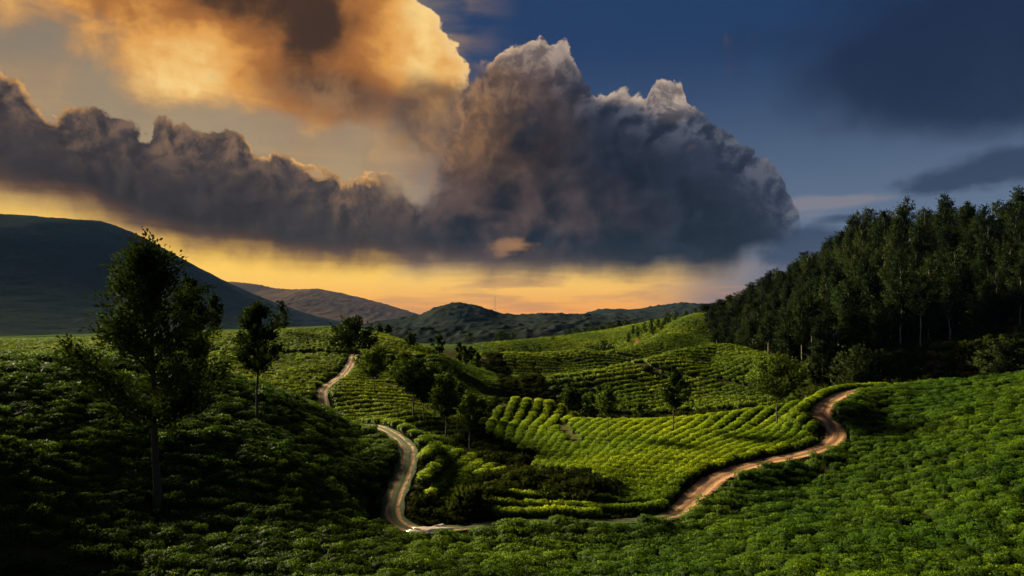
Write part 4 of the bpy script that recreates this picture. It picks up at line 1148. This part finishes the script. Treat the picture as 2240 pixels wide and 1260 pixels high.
for px, Y, top, od in ordered(((1170, 420, 738), (1183, 430, 735), (1200, 470, 733), (1222, 440, 734), (1238, 420, 738), (1250, 470, 728), (1268, 450, 728), (1290, 520, 720), (1310, 500, 722), (1335, 540, 716), (1340, 470, 722), (1352, 500, 716),
                   (1080, 400, 742), (1065, 380, 746), (1210, 390, 745), (1150, 440, 742), (1120, 420, 744), (1095, 440, 738))):
    far_tree(px, Y, top, px, od + ' tiny dark tree on the far tea slopes', 'tiny trees on the far tea slopes', 0.8)
for px, Y, top, kk, od in ordered(((1108, 640, 694, 1.3), (1095, 640, 702, 1.2), (1122, 650, 703, 1.2), (1028, 640, 694, 0.9), (1245, 640, 702, 1.2), (1262, 650, 698, 1.2), (1280, 640, 694, 1.2), (1298, 650, 690, 1.2), (1316, 640, 694, 1.2), (1334, 650, 692, 1.2),
                       (1352, 640, 697, 1.2), (1370, 650, 700, 1.2), (1388, 640, 703, 1.2), (1406, 640, 705, 1.0))):
    far_tree(px, Y, top, px, od + ' hazy dark tree on the low rise in mid valley', 'hazy wood on the low rise', kk)
x, y = W(1396, 330); z0 = H1(x, y)
me = tree_meshes('russet', 'russet', 'bark', H=6, cb=0.15, Rr=2.6, seed=88, shape='round', nleaf=260, leaf=0.6, limbs=10, clus=0.7)
place_tree('russet_tree', me, (x, y, z0), 0, (1, 1, 1.1), 'small russet tree on the slope below the right wood')

# ------------------------------------------------------------------ the eucalyptus wood on the right hill
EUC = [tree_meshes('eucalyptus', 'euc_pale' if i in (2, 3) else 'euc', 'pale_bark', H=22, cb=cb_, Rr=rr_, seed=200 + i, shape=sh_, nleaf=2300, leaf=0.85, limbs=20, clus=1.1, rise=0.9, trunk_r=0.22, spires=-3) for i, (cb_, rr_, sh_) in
       enumerate(((0.50, 4.4, 'umbrella'), (0.36, 3.8, 'round'), (0.58, 4.6, 'wide'), (0.30, 3.9, 'round'), (0.45, 3.5, 'oval'), (0.55, 4.2, 'umbrella')))]
WOOD = [(1535, 385), (1560, 310), (1620, 250), (1660, 205), (1760, 175), (1860, 178), (1960, 195), (2060, 190), (2140, 192), (2330, 176), (2330, 262), (2240, 268), (2120, 296), (2000, 318), (1900, 348), (1760, 410), (1680, 450), (1600, 480), (1560, 470)]
pts = []
tries = 0
while len(pts) < 300 and tries < 60000:
    tries += 1
    px = rng.uniform(1530, 2330); Y = rng.uniform(170, 485)
    if not inside(WOOD, np.array([px]), np.array([Y]))[0]: continue
    x, y = W(px, Y)
    md_ = 4.6 + 0.006 * Y
    if all((x - q[0]) ** 2 + (y - q[1]) ** 2 > md_ ** 2 for q in pts): pts.append((x, y, px, Y))
SKY_Y = lambda px: np.interp(px, [1560, 1680, 1760, 1900, 2000, 2120, 2240, 2330], [470, 440, 400, 338, 308, 287, 260, 255])
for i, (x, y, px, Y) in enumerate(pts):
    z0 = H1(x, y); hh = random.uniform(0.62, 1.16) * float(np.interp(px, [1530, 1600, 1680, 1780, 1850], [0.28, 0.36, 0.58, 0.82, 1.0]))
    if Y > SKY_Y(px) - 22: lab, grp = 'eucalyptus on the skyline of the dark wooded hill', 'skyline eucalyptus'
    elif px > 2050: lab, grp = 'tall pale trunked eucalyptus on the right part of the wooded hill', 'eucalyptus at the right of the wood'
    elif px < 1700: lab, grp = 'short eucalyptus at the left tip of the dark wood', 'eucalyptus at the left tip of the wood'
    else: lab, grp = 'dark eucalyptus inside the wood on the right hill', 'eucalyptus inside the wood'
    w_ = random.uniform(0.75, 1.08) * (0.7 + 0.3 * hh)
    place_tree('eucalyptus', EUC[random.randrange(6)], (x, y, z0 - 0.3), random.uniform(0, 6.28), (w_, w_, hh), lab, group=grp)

def whole(name, t_):
    """trunk and crown of a tree as one mesh, for the mass of the wood"""
    me = bpy.data.meshes.new(name); import bmesh
    bm = bmesh.new(); bm.from_mesh(t_[1]); bm.to_mesh(me); bm.free()
    me.materials.append(t_[1].materials[0]); return me


wx = []
while len(wx) < 420:
    px = rng.uniform(1530, 2380); Y = rng.uniform(170, 490)
    if inside(WOOD, np.array([px]), np.array([Y]))[0]: wx.append((*W(px, Y), px))
wx = np.array(wx); nw = len(wx)
wh = rng.uniform(0.45, 0.85, nw) * np.interp(wx[:, 2], [1530, 1600, 1680, 1780, 1850], [0.30, 0.40, 0.6, 0.85, 1.0])
ww_ = rng.uniform(0.6, 0.95, nw) * (0.7 + 0.3 * wh)
scatter('wood', source('wood_trees', [whole(f'wood_tree_{i}', EUC[i]) for i in (1, 3, 4)]), np.column_stack([wx[:, 0], wx[:, 1], height(wx[:, 0], wx[:, 1]) - 1.0]),
        np.stack([0 * wh, 0 * wh, rng.uniform(0, 6.28, nw)], 1), np.stack([ww_, ww_, wh], 1), rng.integers(0, 3, nw), 'mass of lower foliage filling the wood on the right hill', 'wood')


# ------------------------------------------------------------------ scrub in the gully and under the wood
def shrub_mesh(name, seed, mat, n=330, leaf=0.28, R_=1.0, hz=1.0):
    r = np.random.default_rng(seed)
    k = 9; cc = np.stack([r.normal(0, 0.42, k) * R_, r.normal(0, 0.42, k) * R_, r.uniform(0.35, 0.8, k) * hz], 1)
    cc[:, 2] -= 0.25 * (cc[:, 0] ** 2 + cc[:, 1] ** 2)
    rr_ = r.uniform(0.28, 0.5, k)
    i = r.integers(0, k, n); dv = r.normal(0, 1, (n, 3)); dv /= np.linalg.norm(dv, axis=1, keepdims=True); dv[:, 2] = np.abs(dv[:, 2]) * 1.1 - 0.35
    c = cc[i] + dv * (rr_[i] * r.uniform(0.6, 1.1, n))[:, None]; c[:, 2] = np.maximum(c[:, 2], 0.02)
    v, f = leaves(c, dv + r.normal(0, 0.5, (n, 3)) + np.array([0, 0, 0.4]), leaf, leaf * 0.5, r)
    f, LN = face_out(v, f, c - np.array([0, 0, 0.15]) + 0.6 * dv, 0.6)
    stems = [tube(np.array([[0.1 * math.cos(a), 0.1 * math.sin(a), -0.2], q * 0.6, q]), [0.05, 0.035, 0.012], 4) for a, q in zip(range(k), cc)]
    V, Fq = join([(v, f)] + stems)
    return mesh_np(name, V, Fq, M[mat], tint=np.concatenate([np.clip(r.normal(0.45, 0.22, n), 0, 1), np.zeros(len(Fq) - n)]),
                   normals=np.concatenate([LN, np.tile([[0.0, 0.0, 1.0]], (len(V) - len(LN), 1))]))


SHRUB = [shrub_mesh('shrub_leaf', 300 + i, 'scrub') for i in range(4)]
DRY = [shrub_mesh('dry_leaf', 320 + i, 'dry', n=260, leaf=0.34) for i in range(2)]
for px, Y, s_, h_, lab in ((1036, 71.0, 2.6, 2.9, 'large dark round bush at the foot of the gully by the grassy track'), (990, 71.8, 1.5, 1.5, 'low bush left of the large dark round one'), (935, 69.6, 1.2, 1.0, 'small bush beside the bend of the track'),
                           (960, 73.2, 1.1, 0.9, 'small bush under the tip of the tea wedge'), (1290, 76.6, 2.2, 2.0, 'dark bush in the hollow under the knoll rows'), (1330, 77.6, 1.7, 1.7, 'bush at the right end of the hollow'),
                           (1240, 77.0, 1.9, 1.4, 'pale low bush in the middle of the hollow'), (1085, 74.5, 1.7, 1.6, 'bush at the left tip of the near tea rim'), (1250, 81.0, 1.8, 1.7, 'bush against the upper edge of the hollow'),
                           (1000, 68.6, 1.1, 0.9, 'small bush between the puddles and the large round bush')):
    x, y = W(px, Y)
    link('shrub', SHRUB[px % 4], loc=(x, y, H1(x, y) - 0.1), rot=(0, 0, px * 1.0), scl=(s_, s_, h_), label=lab, cat='shrub', group='shrubs in the gully')


def scrub_scatter(name, polys, dens, srange, col, label, cat, prob=None):
    P_, S_, I_ = [], [], []
    for poly in polys:
        w_ = np.array([W(*q) for q in poly]); x0, y0 = w_.min(0); x1, y1 = w_.max(0)
        n = int((x1 - x0) * (y1 - y0) * dens)
        x = rng.uniform(x0, x1, n); y = rng.uniform(y0, y1, n); px = 1120 + F * x / y
        ok = inside(poly, px, y) & (px < 2420); d, _ = near(ROAD3, x, y, 6); ok &= d > 2.3
        if prob is not None: ok &= prob(x, y)
        P_.append(np.stack([x, y], 1)[ok])
    P_ = np.concatenate(P_); n = len(P_)
    z = height(P_[:, 0], P_[:, 1]) - 0.1
    a = rng.uniform(*srange, n) * (0.7 + 0.6 * fbm(P_[:, 0] * 0.15, P_[:, 1] * 0.15, 2, 41))
    scatter(name, col, np.column_stack([P_, z]), np.stack([rng.normal(0, 0.1, n), rng.normal(0, 0.1, n), rng.uniform(0, 6.28, n)], 1), np.stack([a, a, a * rng.uniform(0.6, 1.1, n)], 1), rng.integers(0, len(col.objects), n), label, cat)
    print('SCRUB', name, n)


BIGS = [shrub_mesh('thicket_leaf', 340 + i, 'scrub', n=300, leaf=0.36) for i in range(4)]
C_BIG = source('thicket_plants', BIGS)
C_SHRUB, C_DRY = source('scrub_plants', SHRUB), source('dry_plants', DRY)
scrub_scatter('undergrowth', GULLY, 0.9, (0.6, 1.4), C_SHRUB, 'tangled brownish green scrub filling the gully and valley bottom', 'scrub')
UNDER = [[(1640, 260), (1700, 190), (1800, 150), (1960, 136), (2440, 128), (2440, 265), (2120, 300), (1900, 350), (1700, 445), (1560, 475), (1535, 390)]]
scrub_scatter('undergrowth', UNDER, 0.17, (1.6, 3.4), C_BIG, 'dark undergrowth beneath the trees of the wooded hill', 'scrub')
DRYP = [[(1990, 150), (2120, 142), (2160, 165), (2080, 190), (1990, 178)], [(2110, 190), (2300, 172), (2330, 205), (2180, 225)]]
scrub_scatter('bracken', DRYP, 0.35, (1.4, 2.6), C_DRY, 'rust brown dry bracken patches on the lower wooded hill', 'bracken')
k_ = rng.integers(0, len(ROAD3), 2600); side = rng.choice([-1, 1], 2600) * rng.uniform(1.25, 2.5, 2600)
vx, vy = ROAD3[k_, 0] + nrm_[k_, 0] * side, ROAD3[k_, 1] + nrm_[k_, 1] * side
vs = rng.uniform(0.14, 0.42, 2600) * np.where(np.abs(side) > 1.8, 1.25, 0.8)
scatter('verge_grass', C_SHRUB, np.column_stack([vx, vy, height(vx, vy) + 0.05]), np.stack([0 * vs, 0 * vs, rng.uniform(0, 6.28, 2600)], 1), np.stack([vs, vs, vs * rng.uniform(0.5, 1.0, 2600)], 1), rng.integers(0, 4, 2600),
        'tufts of grass and weeds along both verges of the earth track', 'grass')

# ------------------------------------------------------------------ mast and houses in the valley
def boxes(name, bs, mat):
    V, Q = [], []
    for (x0, x1, y0, y1, z0, z1) in bs:
        b = len(V)
        V += [(x0, y0, z0), (x1, y0, z0), (x1, y1, z0), (x0, y1, z0), (x0, y0, z1), (x1, y0, z1), (x1, y1, z1), (x0, y1, z1)]
        Q += [(b, b + 3, b + 2, b + 1), (b + 4, b + 5, b + 6, b + 7), (b, b + 1, b + 5, b + 4), (b + 1, b + 2, b + 6, b + 5), (b + 2, b + 3, b + 7, b + 6), (b + 3, b, b + 4, b + 7)]
    return mesh_np(name, np.array(V, float), np.array(Q), mat)


M['steel'] = plain('galvanised steel', (0.20, 0.18, 0.17), 0.5, 0.6)
M['lime'] = plain('limewashed wall', (0.62, 0.55, 0.50)); M['pink'] = plain('pink washed wall', (0.55, 0.36, 0.30)); M['tin'] = plain('tin roof', (0.32, 0.26, 0.24), 0.5); M['dark'] = plain('window opening', (0.03, 0.03, 0.035), 0.3)
mx_, my_ = W(1083, 1500)
mast_h = 34.0; mz = land(mx_, my_) - 1
mast = link('radio_mast', None, loc=(mx_, my_, mz), label='thin lattice mast on the skyline of the rounded grey hill', cat='mast')
bs = []
for sx in (-1, 1):
    for sy in (-1, 1):
        link('mast_leg', mesh_np('mast_leg', *tube([[sx * 1.3, sy * 1.3, 0], [sx * 0.45, sy * 0.45, mast_h]], [0.34, 0.26], 5), M['steel']), mast)
br = []
for k in range(9):
    z0_, z1_ = k * mast_h / 9, (k + 1) * mast_h / 9; q0 = 1.3 - 0.85 * k / 9; q1 = 1.3 - 0.85 * (k + 1) / 9
    for sg in (-1, 1):
        br.append(tube([[-q0 * sg, -q0, z0_], [q1 * sg, -q1, z1_]], [0.12, 0.12], 4)); br.append(tube([[-q0 * sg, q0, z0_], [q1 * sg, q1, z1_]], [0.12, 0.12], 4))
V, Q = join(br); link('bracing', mesh_np('bracing', V, Q, M['steel']), mast)
link('aerial', mesh_np('aerial', *tube([[0, 0, mast_h - 2], [0, 0, mast_h + 6]], [0.2, 0.1], 5), M['steel']), mast)


def surf_z(px, py, Y): return (HOR - py) / F * Y


def house(px, py, Y, w_, d_, h_, wall, label):
    x, y = W(px, Y); z0 = land(x, y)
    e = link('house', None, loc=(x, y, z0), rot=(0, 0, (px % 7) * 0.12 - 0.3), label=label, cat='house')
    link('wall', boxes('wall', [(-w_ / 2, w_ / 2, -d_ / 2, d_ / 2, -3, h_)], M[wall]), e)
    V = np.array([(-w_ / 2 - 0.5, -d_ / 2 - 0.6, h_ - 0.1), (w_ / 2 + 0.5, -d_ / 2 - 0.6, h_ - 0.1), (w_ / 2 + 0.5, d_ / 2 + 0.6, h_ - 0.1), (-w_ / 2 - 0.5, d_ / 2 + 0.6, h_ - 0.1), (-w_ / 2 - 0.5, 0, h_ + d_ * 0.35), (w_ / 2 + 0.5, 0, h_ + d_ * 0.35)])
    link('roof', mesh_np('roof', V, [np.array([(0, 1, 5, 4), (2, 3, 4, 5), (0, 3, 2, 1)]), np.array([(0, 4, 3), (1, 2, 5)])], M['tin']), e)
    for k in range(3): link('window', boxes('window', [(-w_ / 2 + w_ * (k + 0.6) / 3.4, -w_ / 2 + w_ * (k + 1.1) / 3.4, -d_ / 2 - 0.05, -d_ / 2 + 0.1, h_ * 0.35, h_ * 0.75)], M['dark']), e)


house(1079, 706, 1180, 9, 7, 6, 'pink', 'pinkish house under the mast on the grey hill')
house(1176, 729, 640, 7, 5, 3.2, 'lime', 'pale house at the foot of the low rise')
house(1186, 730, 650, 5, 5, 3, 'lime', 'small pale hut right of the pale valley house')
house(1124, 738, 560, 4, 4, 2.4, 'lime', 'tiny white hut left of the valley houses')

# ------------------------------------------------------------------ evening haze
hz = link('haze', boxes('haze', [(-8400, 8400, -700, 8400, -90, 455)], None), kind='stuff', label='thin evening haze filling the whole valley')
mh = bpy.data.materials.new('evening haze'); mh.use_nodes = True; nt = mh.node_tree; nt.nodes.clear()
o_ = nt.nodes.new('ShaderNodeOutputMaterial'); v_ = nt.nodes.new('ShaderNodeVolumePrincipled')
v_.inputs['Color'].default_value = (0.20, 0.42, 1.0, 1); v_.inputs['Density'].default_value = 0.0000080; v_.inputs['Anisotropy'].default_value = 0.0
nt.links.new(v_.outputs[0], o_.inputs['Volume'])
hz.data.materials.append(mh)
